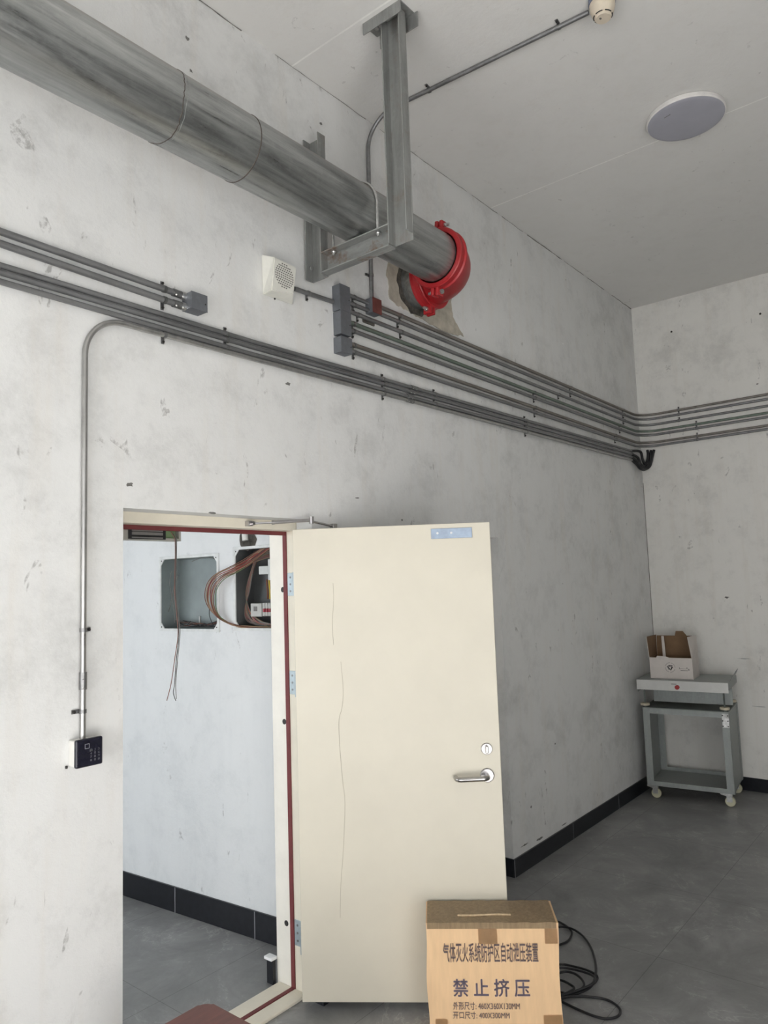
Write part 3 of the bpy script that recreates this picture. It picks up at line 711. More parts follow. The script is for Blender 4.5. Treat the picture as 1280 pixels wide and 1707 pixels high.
# ------------------------------------------------------------------ keypad
kp = thing('keypad', (-5.342, -0.03, 1.222), 'black access keypad in a white back box left of the doorway', 'keypad')
b = MB(); b.box(-5.385, -5.30, -0.040, 0.0, 1.222, 1.305, 0.004); b.build('back_box', 'white_pl', kp)
b = MB(); b.box(-5.388, -5.295, -0.056, -0.040, 1.220, 1.309, 0.006, seg=3); kf = b.build('front_cover', 'keyblack', kp)
KF = Fr((-5.388, -0.056, 1.220))
b = MB()
for q in ((.030, .0312, .058, .073), (.0438, .045, .058, .073), (.030, .045, .058, .0592), (.030, .045, .0718, .073)): b.box(q[0], q[1], -0.0004, 0.0, q[2], q[3], 0, KF)
b.build('card_mark', 'ink_white', kf)
for i, row in enumerate(('123', '456', '789', '*0#')):
    for j_, ch in enumerate(row):
        text_mesh('key_legend', ch, 'ink_white', kf, Fr(KF.p(0.048 + 0.0135 * j_, 0, 0.0475 - 0.0105 * i)), 0.0055, 0.0070, 0.02, 0.0004)
b = MB(); b.cyl((-5.393, -0.006, 1.226), (-5.393, -0.006, 1.218), 0.004, 8); b.build('screw', 'screw', kp)

# ------------------------------------------------------------------ conduits
CR = 0.0122
CY = -0.019
def conduit(pts, mt, label, group, clips=(), bend=0.11, couplings=(), r=0.0105):
    """clips / couplings: (point, direction, way out of the wall, side of the screw)"""
    ro = thing('conduit', pts[0], label, 'conduit', group)
    b = MB(); b.tube(fillet(pts, bend, 12), r, 14); b.build('tube', mt, ro)
    for (p, d, out, side) in clips:
        p = Vector(p); d = Vector(d).normalized(); out = Vector(out); side = Vector(side)
        b = MB(); b.cyl(p - d * 0.0065, p + d * 0.0065, r + 0.0022, 16)
        a = p - out * (r + 0.004)
        F2 = Fr(a, d, side, out)
        b.box(-0.0065, 0.0065, 0, r + 0.022, -0.0005, 0.0025, 0, F2)
        cl = b.build('saddle_clip', 'clip', ro)
        b = MB(); q = a + side * (r + 0.015); b.cyl(q + out * 0.002, q + out * 0.0085, 0.0048, 10); b.build('screw', 'screw', cl)
    for (p, d) in couplings:
        p = Vector(p); d = Vector(d).normalized()
        b = MB(); b.cyl(p - d * 0.028, p + d * 0.028, r + 0.0028, 16); cp = b.build('coupling', 'clip', ro)
        b = MB()
        for sgn in (-1, 1): q = p + d * 0.015 * sgn; b.cyl(q, q + Vector((-0.3, -0.7, -0.6)).normalized() * (r + 0.0065), 0.0032, 8)
        b.build('grub_screw', 'bolt', cp)
    return ro
OUTL, OUTF = (0, -1, 0), (-1, 0, 0)
UP, DN = (0, 0, 1), (0, 0, -1)
def zl(x, z0, z1, x0=-5.1, x1=-0.27): return z0 + (z1 - z0) * (x - x0) / (x1 - x0)

# pair that ends at the lone junction box
for (z0, z1, which, sd) in ((2.926, 2.916, 'upper', UP), (2.886, 2.873, 'lower', DN)):
    f_ = lambda x: zl(x, z0, z1, -5.637, -5.03)
    conduit([(-9.2, CY, f_(-9.2) if False else z0), (-5.637, CY, z0), (-4.932, CY, f_(-4.932))], 'conduit', '%s of the two grey steel conduits ending at the lone junction box' % which, 'conduits on the long wall',
            clips=[((-5.03, CY, f_(-5.03)), (1, 0, 0), OUTL, sd)], couplings=[((-4.965, CY, f_(-4.965)), (1, 0, 0))], r=0.012)

def jbox(x0, x1, z0, z1, depth, label, mt='jbox', cover=None, group='steel junction boxes on the long wall', knobs=()):
    r = thing('junction_box', (0.5 * (x0 + x1), -depth / 2, z0), label, 'junction box', group)
    b = MB(); b.box(x0, x1, -depth + 0.003, 0, z0, z1, 0.0025); bd = b.build('box_body', mt, r)
    b = MB(); b.box(x0 - 0.0008, x1 + 0.0008, -depth, -depth + 0.0035, z0 - 0.0008, z1 + 0.0008, 0.001); cv = b.build('cover', cover or mt, r)
    b = MB(); b.cyl((x1 - 0.010, -depth, 0.5 * (z0 + z1) - 0.004), (x1 - 0.010, -depth - 0.0015, 0.5 * (z0 + z1) - 0.004), 0.0028, 8); b.build('screw', 'screw', cv)
    for (x, z, d) in knobs:
        b = MB(); b.cyl((x, CY, z), (x + d * 0.018, CY, z), CR + 0.0035, 14); b.build('bushing', 'bolt', r)
    return r
jbox(-4.938, -4.863, 2.858, 2.925, 0.062, 'lone square grey junction box where two conduits end, left of the speaker', knobs=((-4.938, 2.9145, -1), (-4.938, 2.871, -1)))

# the bundle of four: three run the whole wall, the fourth bends down to the keypad
bl = ['topmost', 'second', 'third']
for i, (zl0, za, zb) in enumerate(((2.815, 2.814, 2.860), (2.792, 2.790, 2.832), (2.762, 2.758, 2.805))):
    pts = [(-9.2, CY, zl0), (-5.633, CY, zl0), (-4.607, CY, za), (-2.5, CY, zl(-2.5, za, zb, -4.607)), (-0.27, CY, zb)]
    cl = []
    for x in ((-4.735, -3.72, -3.26, -2.20) if i != 1 else (-4.735, -3.72, -2.20)):
        cl.append(((x, CY, zl(x, za, zb, -4.607)), (1, 0, 0), OUTL, UP))
    conduit(pts, 'conduit', '%s grey conduit from the top of the four-conduit bundle ending at the black hoses' % bl[i], 'conduits on the long wall', clips=cl,
            couplings=[((-3.46 - 0.02 * i, CY, zl(-3.46, za, zb, -4.607)), (1, 0, 0))], r=0.0098)
B4 = lambda x: zl(x, 2.737, 2.778, -5.0)
conduit([(-5.346, CY, 1.304), (-5.346, CY, 2.735), (-5.0, CY, 2.736), (-0.27, CY, 2.778)], 'conduit_v', 'steel conduit rising from the keypad and bending over into the conduit bundle', 'conduits on the long wall', bend=0.145,
        clips=[((-5.346, CY, 1.655), (0, 0, 1), OUTL, (1, 0, 0)), ((-5.346, CY, 1.392), (0, 0, 1), OUTL, (-1, 0, 0)), ((-5.03, CY, B4(-5.03)), (1, 0, 0), OUTL, DN), ((-3.72, CY, B4(-3.72)), (1, 0, 0), OUTL, DN), ((-2.2, CY, B4(-2.2)), (1, 0, 0), OUTL, DN)],
        couplings=[((-5.346, CY, 1.49), (0, 0, 1)), ((-3.5, CY, B4(-3.5)), (1, 0, 0))], r=0.0098)

# speaker and its conduit
sp = thing('wall_speaker', (-4.43, -0.04, 3.05), 'off-white wedge-shaped wall speaker with a round grille beside the hanger', 'speaker')
SY = -0.075
fq = [at(457, 428, 1, SY), at(494, 446, 1, SY), at(489, 491, 1, SY), at(452.5, 484, 1, SY)]
bq = [at(435, 425, 1, 0), at(492, 441, 1, 0), at(482, 505.5, 1, 0), at(437.5, 490, 1, 0)]
bq[0].z = bq[1].z = 3.230; bq[1].x = bq[2].x = fq[1].x + 0.045; bq[2].z = bq[3].z = 3.050
b = MB(); b.hexa(bq, fq); bmesh.ops.recalc_face_normals(b.bm, faces=b.bm.faces)
bmesh.ops.bevel(b.bm, geom=list(b.bm.edges), offset=0.004, segments=2, affect='EDGES'); b.build('housing', 'speaker', sp)
fn = (fq[1] - fq[0]).cross(fq[3] - fq[0]).normalized()
if fn.y > 0: fn = -fn
gc = sum(fq, Vector()) / 4 + Vector((0.002, 0, 0.006)); gx = (fq[1] - fq[0]).normalized(); gz = gx.cross(fn).normalized()
if gz.z < 0: gz = -gz
b = MB()
for r_ in range(-5, 6):
    zz = r_ * 0.0105; hw = math.sqrt(max(0, 0.056 ** 2 - zz ** 2)); n = int(hw * 2 / 0.0105)
    for k in range(n):
        xx = -hw + (k + 0.5) * hw * 2 / n
        b.box(xx - 0.0034, xx + 0.0034, -0.0008, 0.0004, zz - 0.0028, zz + 0.0028, 0, Fr(gc, gx, -fn, gz))
g = b.build('grille_slots', 'grille', sp)
b = MB(); q = at(458, 497, 1, -0.02); b.cyl(q, q - Vector((0, 0, 0.006)), 0.004, 8); b.build('screw', 'screw', sp)
SZ0, SZ1 = at(495, 483, 1, CY).z, at(557, 504, 1, CY).z
conduit([(-4.345, CY, SZ0), (-4.09, CY, SZ1)], 'conduit', 'short grey conduit between the wall speaker and the stacked junction boxes', 'conduits on the long wall',
        clips=[((-4.255, CY, zl(-4.255, SZ0, SZ1, -4.345, -4.09)), (1, 0, 0), OUTL, DN)])

# stack of junction boxes and the red-covered one
JD = 0.052
jbox(-4.074, -4.000, 3.093, 3.222, JD, 'tall grey junction box, topmost of the stack of three under the hanger')
jbox(-4.072, -3.998, 2.975, 3.091, JD, 'middle grey junction box of the stack of three under the hanger')
jbox(-4.074, -3.996, 2.885, 2.963, JD, 'small grey junction box, lowest of the stack of three under the hanger')
jbox(-3.827, -3.757, 3.148, 3.226, 0.052, 'junction box with a dull red cover, right of the stacked grey boxes', cover='redbox')
for (z, which) in ((3.200, 'upper'), (3.160, 'lower')):
    conduit([(-4.000, CY, z), (-3.827, CY, z + 0.002)], 'conduit', '%s short conduit from the tallest grey box to the red-covered box' % which, 'conduits on the long wall',
            clips=[((-3.93, CY, z + 0.001), (1, 0, 0), OUTL, DN)])

# seven conduits that go round the corner
def round_corner(x0, z, zc, zf, mt, label, cl_l, cl_f, bend=0.16):
    pts = [(x0, CY, z), (CY, CY, zc), (CY, -4.9, zf)]
    fz = lambda x: zl(x, z, zc, x0, 0)
    ff = lambda y: zc + (zf - zc) * (-y) / 4.9
    conduit(pts, mt, label, 'conduits round the corner', bend=bend,
            clips=[((x, CY, fz(x)), (1, 0, 0), OUTL, DN) for x in cl_l] + [((CY, y, ff(y)), (0, 1, 0), OUTF, UP) for y in cl_f])
names = ['topmost', 'second', 'third', 'fourth', 'fifth', 'sixth', 'lowest']
cons = [(-3.757, 3.208, 3.205, 3.245, 'conduit_b', (-3.55, -1.45, -0.40), (-0.36, -2.0)),
        (-3.757, 3.170, 3.166, 3.205, 'conduit', (-3.57, -1.45, -0.40), (-0.36, -2.0)),
        (-4.000, 3.118, 3.113, 3.135, 'conduit', (-3.90, -3.55, -1.66, -0.40), (-0.36, -2.0)),
        (-3.998, 3.062, 3.056, 3.078, 'conduit_g', (-3.94, -2.05, -0.50), (-0.50, -2.2)),
        (-3.998, 3.024, 3.020, 3.050, 'conduit', (-3.94, -2.05, -0.50), (-0.50, -2.2)),
        (-3.996, 2.953, 2.952, 2.972, 'conduit_b', (-3.94, -2.05, -0.62), (-0.50, -2.2)),
        (-3.996, 2.916, 2.920, 2.948, 'conduit', (-3.94, -2.05, -0.62), (-0.50, -2.2))]
for i, (x0, z, zc, zf, mt, cll, clf) in enumerate(cons):
    round_corner(x0, z, zc, zf, mt, '%s steel conduit of the seven that bend round the room corner' % names[i], cll, clf)
# capped recess between the boxes
q0 = at(606, 527, 1, -0.012); q1 = at(624, 547, 1, -0.012)
b = MB(); b.box(q0.x, q1.x + 0.01, -0.010, 0.0, q1.z + 0.012, q0.z + 0.0, 0.006); o = b.build('blanking_plate', 'void'); tag(o, 'small dark blanked recess in the wall under the red-covered box', 'wall plate')

# riser over the ceiling to the smoke detector
conduit([(-3.795, CY, 3.226), (-3.782, CY, HC - 0.018), (-3.700, -1.215, HC - 0.018)], 'conduit', 'conduit rising from the red-covered box and crossing the ceiling to the smoke detector', 'conduits on the long wall', bend=0.17,
        clips=[((-3.793, CY, 3.36), (0, 0, 1), OUTL, (-1, 0, 0)), ((-3.753, -0.40, HC - 0.018), (0.068, -1, 0), DN, (-1, -0.07, 0)), ((-3.709, -1.08, HC - 0.018), (0.068, -1, 0), DN, (-1, -0.07, 0))])

# black flexible hoses in the corner
hp_ = [[(1056, 753), (1067, 753), (1071, 766), (1075, 774), (1079, 767), (1080, 756), (1079, 751)],
       [(1057, 758), (1063, 763), (1068, 774), (1075, 779), (1082, 773), (1084, 760), (1085, 751)],
       [(1057, 763), (1062, 769), (1067, 777), (1075, 782), (1083, 777), (1087, 763), (1090, 750)],
       [(1057, 767), (1061, 774), (1067, 781), (1074, 783), (1081, 778), (1085, 766), (1087, 753)]]
hn = ['topmost', 'second', 'third', 'lowest']
for i, pts in enumerate(hp_):
    q = []
    for j_, (x, y) in enumerate(pts):
        t = j_ / (len(pts) - 1)
        if t < 0.4: p = at(x, y, 1, -0.022 - 0.09 * t)
        elif t < 0.62: p = at(x, y, 0, -0.085 - 0.01 * i)
        else: p = at(x, y, 0, -0.02 - 0.10 * (1 - t))
        q.append(p)
    q[0] = Vector((-0.285, CY, (2.860, 2.832, 2.805, 2.778)[i]))
    b = MB(); b.tube(spline(q, 7), 0.0118, 10); o = b.build('flexible_hose', 'black')
    tag(o, 'black flexible hose looping in the corner from the %s conduit of the bundle' % hn[i], 'hose', 'flexible hoses in the corner')

# ------------------------------------------------------------------ big pipe, elbow, couplings
PY, PZ, PR = -0.3125, 3.417, 0.1245
XE, RB = -3.600, 0.200
pp = thing('steel_pipe', (-7.0, PY, PZ - PR), 'large galvanised steel pipe slung below the ceiling along the wall', 'pipe')
b = MB(); b.tube([(XW + 0.01, PY, PZ), (-8, PY, PZ), (-6, PY, PZ), (-4.8, PY, PZ), (XE, PY, PZ)], PR, 64); b.build('pipe_barrel', 'pipe', pp)
def seam(x, name, mt, w_, h_, wob):
    b = MB(); n = 72; pts = []
    rr = random.Random(int(abs(x) * 100))
    for k in range(n):
        a = 2 * PI * k / n; d = math.sin(a * 3 + x) * wob + rr.uniform(-wob, wob) * 0.4
        pts.append((x + d, PY + math.cos(a) * (PR + h_), PZ + math.sin(a) * (PR + h_)))
    b.tube(pts, w_, 6, closed=True); b.build(name, mt, pp)
seam(-4.90, 'groove', 'rust_pipe', 0.0022, 0.0, 0.0)
seam(-5.215, 'weld_seam', 'pipe', 0.0018, 0.0, 0.004)
seam(-5.228, 'weld_seam', 'rust_pipe', 0.0016, 0.0002, 0.006)
b = MB(); pts = []
for k in range(19):
    a = PI / 2 * k / 18; pts.append((XE + math.sin(a) * RB, PY + RB - math.cos(a) * RB, PZ))
b.tube([(XE - 0.004, PY, PZ)] + pts + [(XE + RB, PY + RB + 0.004, PZ)], PR + 0.006, 56); el = b.build('pipe_elbow', 'red'); tag(el, 'red painted elbow turning the big pipe into the wall', 'pipe')
b = MB(); b.cyl((XE + RB, PY + RB + 0.006, PZ), (XE + RB, -0.002, PZ), PR, 48); ws = b.build('pipe_stub', 'pipe'); tag(ws, 'short galvanised pipe stub between the red elbow and the wall', 'pipe')
def coupling(o, ax, ears, label):
    """grooved coupling: ribbed ring in two halves, ears with bolts"""
    ax = Vector(ax); o = Vector(o)
    r = thing('pipe_coupling', o - Vector((0, 0, PR)), label, 'pipe coupling')
    b = MB(); R0 = PR + 0.0065
    prof = [(R0, -0.031), (R0 + 0.020, -0.031), (R0 + 0.024, -0.026), (R0 + 0.024, -0.019), (R0 + 0.018, -0.013), (R0 + 0.017, 0.013), (R0 + 0.024, 0.019), (R0 + 0.024, 0.026), (R0 + 0.020, 0.031), (R0, 0.031), (R0, -0.031)]
    b.lathe(prof, o, ax, 64)
    b.build('clamp_ring', 'red', r)
    for e in ears:
        e = Vector(e).normalized(); t = ax.cross(e).normalized(); c_ = o + e * (R0 + 0.040)
        for sgn in (-1, 1):
            b = MB(); F2 = Fr(c_, e, ax, t)
            b.box(-0.032, 0.022, -0.026, 0.026, 0.004 if sgn > 0 else -0.024, 0.024 if sgn > 0 else -0.004, 0.006, F2)
            b.build('clamp_ear', 'red', r)
        b = MB(); b.cyl(c_ - t * 0.036, c_ + t * 0.052, 0.0075, 12); b.cyl(c_ - t * 0.036, c_ - t * 0.025, 0.013, 6); b.cyl(c_ + t * 0.025, c_ + t * 0.036, 0.0125, 6)
        b.build('bolt', 'bolt', r)
coupling((XE, PY, PZ), (1, 0, 0), [(0, -0.12, 1), (0, 0.12, -1)], 'red grooved coupling joining the big galvanised pipe to the red elbow')
coupling((XE + RB, PY + RB, PZ), (0, 1, 0), [(0.10, 0, 1), (-0.10, 0, -1)], 'red grooved coupling between the red elbow and the wall')
# cement patch round the wall penetration
cx, cz = XE + RB, PZ
outl = [at(x, y, 1, -0.002) for (x, y) in ((643, 452), (648, 478), (646, 490), (655, 504), (668, 512), (684, 522), (700, 531), (716, 541), (738, 551), (755, 558), (772, 560), (764, 546), (755, 530), (752, 505), (757, 480), (757, 455), (748, 425), (735, 405), (715, 395), (690, 395), (668, 405), (650, 425))]
rr = random.Random(2); o2 = []
for i in range(len(outl)):
    a, c2 = outl[i], outl[(i + 1) % len(outl)]
    for k in range(4):
        p = a.lerp(c2, k / 4); p.x += rr.uniform(-.006, .006); p.z += rr.uniform(-.006, .006); p.y = -0.001; o2.append(p)
b = MB(); b.prism(o2, (0, -1, 0), 0.004); o = b.build('cement_patch', 'cement'); tag(o, 'rough brown cement patch on the wall round the pipe penetration', 'plaster patch')
gp = []
for k in range(28):
    a = 2 * PI * k / 28; rad = 0.148 * rr.uniform(0.92, 1.10); gp.append(Vector((cx + math.cos(a) * rad - 0.012, -0.006, cz + math.sin(a) * rad - 0.012)))
b = MB(); b.prism(gp, (0, -1, 0), 0.0015); o = b.build('wall_gap', 'void'); tag(o, 'ragged dark gap in the cement patch round the pipe stub', 'hole')

# hanger: two channels, cross beam, ceiling channel, U-bolt
hg = thing('pipe_hanger', (-4.25, -0.3125, 3.19), 'galvanised channel-steel hanger carrying the big pipe from ceiling and wall', 'pipe hanger')
def channel_v(y0, y1, xw, z0, z1, fl=0.050, t=0.006, near_cut=0.0):
    b = MB(); b.box(xw - t, xw, y0, y1, z0, z1, 0.0012, seg=1)
    b.box(xw - fl, xw - t, y0, y0 + t, z0 + near_cut, z1, 0.0012, seg=1)
    b.box(xw - fl, xw - t, y1 - t, y1, z0, z1, 0.0012, seg=1)
    return b
XC = -4.222
ch = channel_v(-0.612, -0.512, XC, 3.200, HC - 0.008, near_cut=0.03).build('front_post', 'channel', hg)
ch = channel_v(-0.120, -0.020, XC, 3.185, 3.872).build('wall_post', 'channel', hg)
b = MB()
b.box(XC - 0.052, XC - 0.046, -0.512, -0.118, 3.196, 3.284, 0.001, seg=1) if False else None
b.box(XC - 0.006, XC, -0.512, -0.120, 3.191, 3.289, 0.001, seg=1)
b.box(XC - 0.050, XC - 0.006, -0.514, -0.122, 3.283, 3.289, 0.001, seg=1)
b.box(XC - 0.050, XC - 0.006, -0.514, -0.122, 3.191, 3.197, 0.001, seg=1)
b.build('cross_beam', 'beam', hg)
b = MB()
b.box(XC - 0.066, XC + 0.034, -0.635, -0.425, HC - 0.007, HC - 0.001, 0.001, seg=1)
b.box(XC - 0.066, XC - 0.060, -0.635, -0.425, HC - 0.055, HC - 0.007, 0.001, seg=1)
b.box(XC + 0.028, XC + 0.034, -0.655, -0.445, HC - 0.075, HC - 0.007, 0.001, seg=1)
cc = b.build('ceiling_channel', 'channel', hg)
b = MB()
for y in (-0.468, -0.492): b.cyl((XC - 0.02, y, HC - 0.007), (XC - 0.02, y, HC - 0.022), 0.010, 6)
b.build('anchor_bolt', 'bolt', cc)
b = MB(); pts = []
XU = XC - 0.030
pts.append((XU, PY - PR - 0.006, 3.262))
for k in range(25):
    a = PI - 0.0 - PI * k / 24; pts.append((XU, PY + math.cos(a) * (PR + 0.006), PZ + math.sin(a) * (PR + 0.006)))
pts.append((XU, PY + PR + 0.006, 3.262))
b.tube(pts, 0.0055, 10); ub = b.build('u_bolt', 'bolt', hg)
b = MB()
for y in (PY - PR - 0.006, PY + PR + 0.006):
    b.cyl((XU, y, 3.283), (XU, y, 3.272), 0.0105, 6)
b.build('nut', 'bolt', ub)
b = MB()
for z in (3.78, 3.25): b.cyl((XC - 0.02, -0.026, z), (XC - 0.02, -0.034, z), 0.011, 6)
b.box(XC - 0.05, XC + 0.0, -0.019, 0.0, 3.70, 3.83)
b.build('wall_fixing', 'channel', hg)

# ------------------------------------------------------------------ ceiling lamp and smoke detector
lc = at(1143, 201, 2, HC - 0.035)
lm = thing('ceiling_lamp', (lc.x, lc.y, HC - 0.037), 'unlit round grey ceiling lamp with a white rim', 'lamp')
b = MB(); b.lathe([(0.0, 0.036), (0.19, 0.036), (0.198, 0.030), (0.200, 0.010), (0.196, 0.006), (0.0, 0.006)], (lc.x, lc.y, HC - 0.037), (0, 0, 1), 64); b.build('rim', 'lamp_rim', lm)
b = MB(); b.lathe([(0.0, 0.0), (0.17, 0.0005), (0.188, 0.003), (0.1945, 0.0065), (0.0, 0.0065)], (lc.x, lc.y, HC - 0.037), (0, 0, 1), 64); b.build('diffuser', 'lamp', lm)
b = MB(); q = at(1107, 197, 2, HC - 0.0375); b.tube([q, q + Vector((-0.01, -0.035, 0))], 0.0015, 6); b.build('scratch', 'w_grey', lm)
dcx, dcy = -3.722, -1.285
sd = thing('smoke_detector', (dcx, dcy, HC - 0.10), 'cream smoke detector on a slate-blue base at the end of the ceiling conduit', 'smoke detector')
b = MB(); b.lathe([(0.0, 0.099), (0.055, 0.099), (0.056, 0.096), (0.056, 0.070), (0.0, 0.070)], (dcx, dcy, HC - 0.10), (0, 0, 1), 40); b.build('base', 'det_blue', sd)
b = MB(); b.lathe([(0.0, 0.070), (0.051, 0.070), (0.0535, 0.066), (0.052, 0.046), (0.044, 0.020), (0.040, 0.012), (0.036, 0.010), (0.035, 0.004), (0.031, 0.0), (0.0, 0.0)], (dcx, dcy, HC - 0.10), (0, 0, 1), 48); hd = b.build('head', 'det_cream', sd)
for k in range(6):
    b = MB(); pts = []
    for j_ in range(9):
        a = 2 * PI * (k + 0.1 + 0.75 * j_ / 8) / 6 + 0.5; pts.append((dcx + math.cos(a) * 0.0385, dcy + math.sin(a) * 0.0385, HC - 0.10 + 0.0105))
    b.tube(pts, 0.0022, 6); b.build('smoke_slot', 'black', hd)
b = MB(); b.box(dcx - 0.014, dcx - 0.004, dcy + 0.004, dcy + 0.012, HC - 0.1008, HC - 0.0995); b.build('marking', 'w_grey', hd)

# ------------------------------------------------------------------ kraft carton with its printing
ca = at(709, 1539, 2, 0.45); cb_ = at(929, 1538, 2, 0.45)
cxv = (cb_ - ca).normalized(); CWD = (cb_ - ca).length; cyv = Vector((-cxv.y, cxv.x, 0))
CF = Fr((ca.x, ca.y, 0), cxv, cyv, (0, 0, 1)); CD, CH = 0.195, 0.45
kc = thing('carton', CF.p(CWD / 2, CD / 2, 0), 'brown cardboard carton with Chinese printing standing before the open door', 'carton')
b = MB()
N = 14
def carton_vert(i, j, k, nx, ny, nz):
    u, v, w_ = i / nx, j / ny, k / nz
    rr = random.Random(i * 997 + j * 131 + k * 17)
    x, y, z = u * CWD, v * CD, w_ * CH
    bul = 0.004 * math.sin(PI * u) * math.sin(PI * w_)
    if j == 0: y -= bul
    if j == ny: y += bul
    if i == 0: x += 0.003 * math.sin(w_ * 9)
    if i == nx: x += 0.003 * math.sin(w_ * 7 + 1)
    if k == nz: z += -0.006 * math.sin(PI * v) + 0.003 * math.sin(u * 8) * math.sin(PI * v) - 0.004 * math.exp(-((u - 0.5) / 0.12) ** 2) * (1 - v)
    return CF.p(x, y, z)
nx, ny, nz = 16, 6, 14
key = {}
def cv_(i, j, k):
    if (i, j, k) not in key: key[(i, j, k)] = b.bm.verts.new(carton_vert(i, j, k, nx, ny, nz))
    return key[(i, j, k)]
for i in range(nx):
    for k in range(nz):
        for j in (0, ny): b.bm.faces.new([cv_(i, j, k), cv_(i + 1, j, k), cv_(i + 1, j, k + 1), cv_(i, j, k + 1)])
    for j in range(ny):
        for k in (0, nz): b.bm.faces.new([cv_(i, j, k), cv_(i + 1, j, k), cv_(i + 1, j + 1, k), cv_(i, j + 1, k)])
for j in range(ny):
    for k in range(nz):
        for i in (0, nx): b.bm.faces.new([cv_(i, j, k), cv_(i, j + 1, k), cv_(i, j + 1, k + 1), cv_(i, j, k + 1)])
for f_ in b.bm.faces: f_.smooth = True
bmesh.ops.recalc_face_normals(b.bm, faces=b.bm.faces)
b.build('carton_body', 'carton', kc)
# tape over the top, lapping the front edge and hanging down at the middle and corners
def tape(u0, u1, path, mt, name='packing_tape', wob=0.0):
    b = MB(); n = 18; rows = []
    for a in range(len(path)):
        row = []
        for i in range(n + 1):
            u = u0 + (u1 - u0) * i / n; y, z = path[a]
            zz = z + (wob * math.sin(i * 1.9 + a) if 0 < a < len(path) - 1 else 0)
            row.append(b.bm.verts.new(CF.p(u, y, zz)))
        rows.append(row)
    for a in range(len(path) - 1):
        for i in range(n): b.bm.faces.new([rows[a][i], rows[a][i + 1], rows[a + 1][i + 1], rows[a + 1][i]])
    ext = bmesh.ops.solidify(b.bm, geom=list(b.bm.faces), thickness=-0.0006)
    return b.build(name, mt, kc)
tape(0.006, CWD - 0.006, [(-0.0035, CH - 0.020), (-0.0030, CH + 0.0022), (0.03, CH + 0.0028), (0.07, CH + 0.0035), (0.12, CH + 0.0035), (0.16, CH + 0.003), (CD + 0.002, CH + 0.002), (CD + 0.0025, CH - 0.05)], 'tape', wob=0.0012)
tape(CWD * 0.40, CWD * 0.54, [(-0.0066, CH - 0.075), (-0.0058, CH - 0.045), (-0.0048, CH - 0.021)], 'tape_lt')
tape(CWD * 0.90, CWD - 0.004, [(-0.0052, CH - 0.075), (-0.0048, CH - 0.045), (-0.0044, CH - 0.021)], 'tape_lt')
tape(CWD * 0.05, CWD * 0.14, [(-0.0045, 0.02), (-0.0058, 0.06), (-0.0060, 0.10)], 'tape_lt')
tape(CWD * 0.86, CWD - 0.002, [(-0.0045, 0.02), (-0.0058, 0.06), (-0.0060, 0.115)], 'tape_lt')
# ridge of tape standing up along the seam of the flaps
b = MB(); b.tube(spline([CF.p(CWD * u, 0.055 + 0.004 * math.sin(u * 14), CH + 0.006) for u in (0.25, 0.35, 0.45, 0.55, 0.66)], 6), 0.004, 8); b.build('tape_ridge', 'tape', kc)
def cf_at(px, py):
    q = plane_at(px, py, CF.p(0, -0.005, 0), CF.y); d = q - CF.o; return d.dot(CF.x), q.z
for body, mt, (x0, y0, x1, y1), bold in (('气体灭火系统防护区自动泄压装置', 'ink', (738, 1572, 896, 1604), 0.012), ('禁 止 挤 压', 'ink2', (755, 1632, 882, 1661), 0.020),
                                         ('外形尺寸: 460X360X130MM', 'ink', (755, 1670, 866, 1683), 0.012), ('开口尺寸: 400X300MM', 'ink', (755, 1686, 849, 1698), 0.012)):
    s0, za = cf_at(x0, y0); s1, _ = cf_at(x1, y0); _, zb = cf_at(x0, y1)
    text_mesh('printed_text', body, mt, kc, Fr(CF.p(s0, -0.0055, zb), CF.x, CF.y, CF.z), s1 - s0, za - zb, bold, 0.0008)

# ------------------------------------------------------------------ black cable heaped on the floor
def fl(pts, z=0.008): return [at(x, y, 2, z + dz) for (x, y, dz) in pts]
cable_pts = [(905, 1528, 0), (932, 1537, 0), (948, 1547, .004), (953, 1556, .004), (947, 1568, 0), (932, 1575, 0), (908, 1582, 0), (900, 1565, 0), (918, 1549, 0), (937, 1545, .008), (955, 1549, .010), (972, 1561, .006), (985, 1580, .002), (992, 1602, .010),
             (993, 1622, .02), (986, 1643, .012), (965, 1655, .005), (935, 1661, 0), (905, 1652, 0), (900, 1625, 0), (930, 1608, .006), (960, 1612, .006), (985, 1620, .012), (996, 1630, .012), (984, 1643, .018), (955, 1653, .010), (925, 1656, 0), (898, 1640, 0), (905, 1618, .006), (933, 1613, .012), (965, 1618, .012), (990, 1628, .02),
             (987, 1640, .026), (960, 1652, .014), (925, 1662, .008), (900, 1655, .006), (908, 1638, .01), (935, 1621, .01), (955, 1622, .014), (970, 1633, .014), (972, 1646, .014), (950, 1656, .008), (925, 1650, .006), (915, 1632, .004), (935, 1634, .004), (950, 1641, .01), (957, 1648, .012), (945, 1655, .014), (920, 1664, .008),
             (922, 1668, .004), (950, 1661, .004), (985, 1662, .002), (1012, 1667, 0), (1030, 1678, 0), (1034, 1688, 0), (1026, 1696, 0), (1008, 1698, 0), (985, 1692, 0), (955, 1679, 0), (930, 1667, 0), (905, 1660, 0)]
b = MB(); b.tube(spline(fl(cable_pts, 0.007), 6), 0.0052, 8); o = b.build('cable', 'cable'); tag(o, 'black cable heaped in loose loops on the floor behind the brown carton', 'cable')

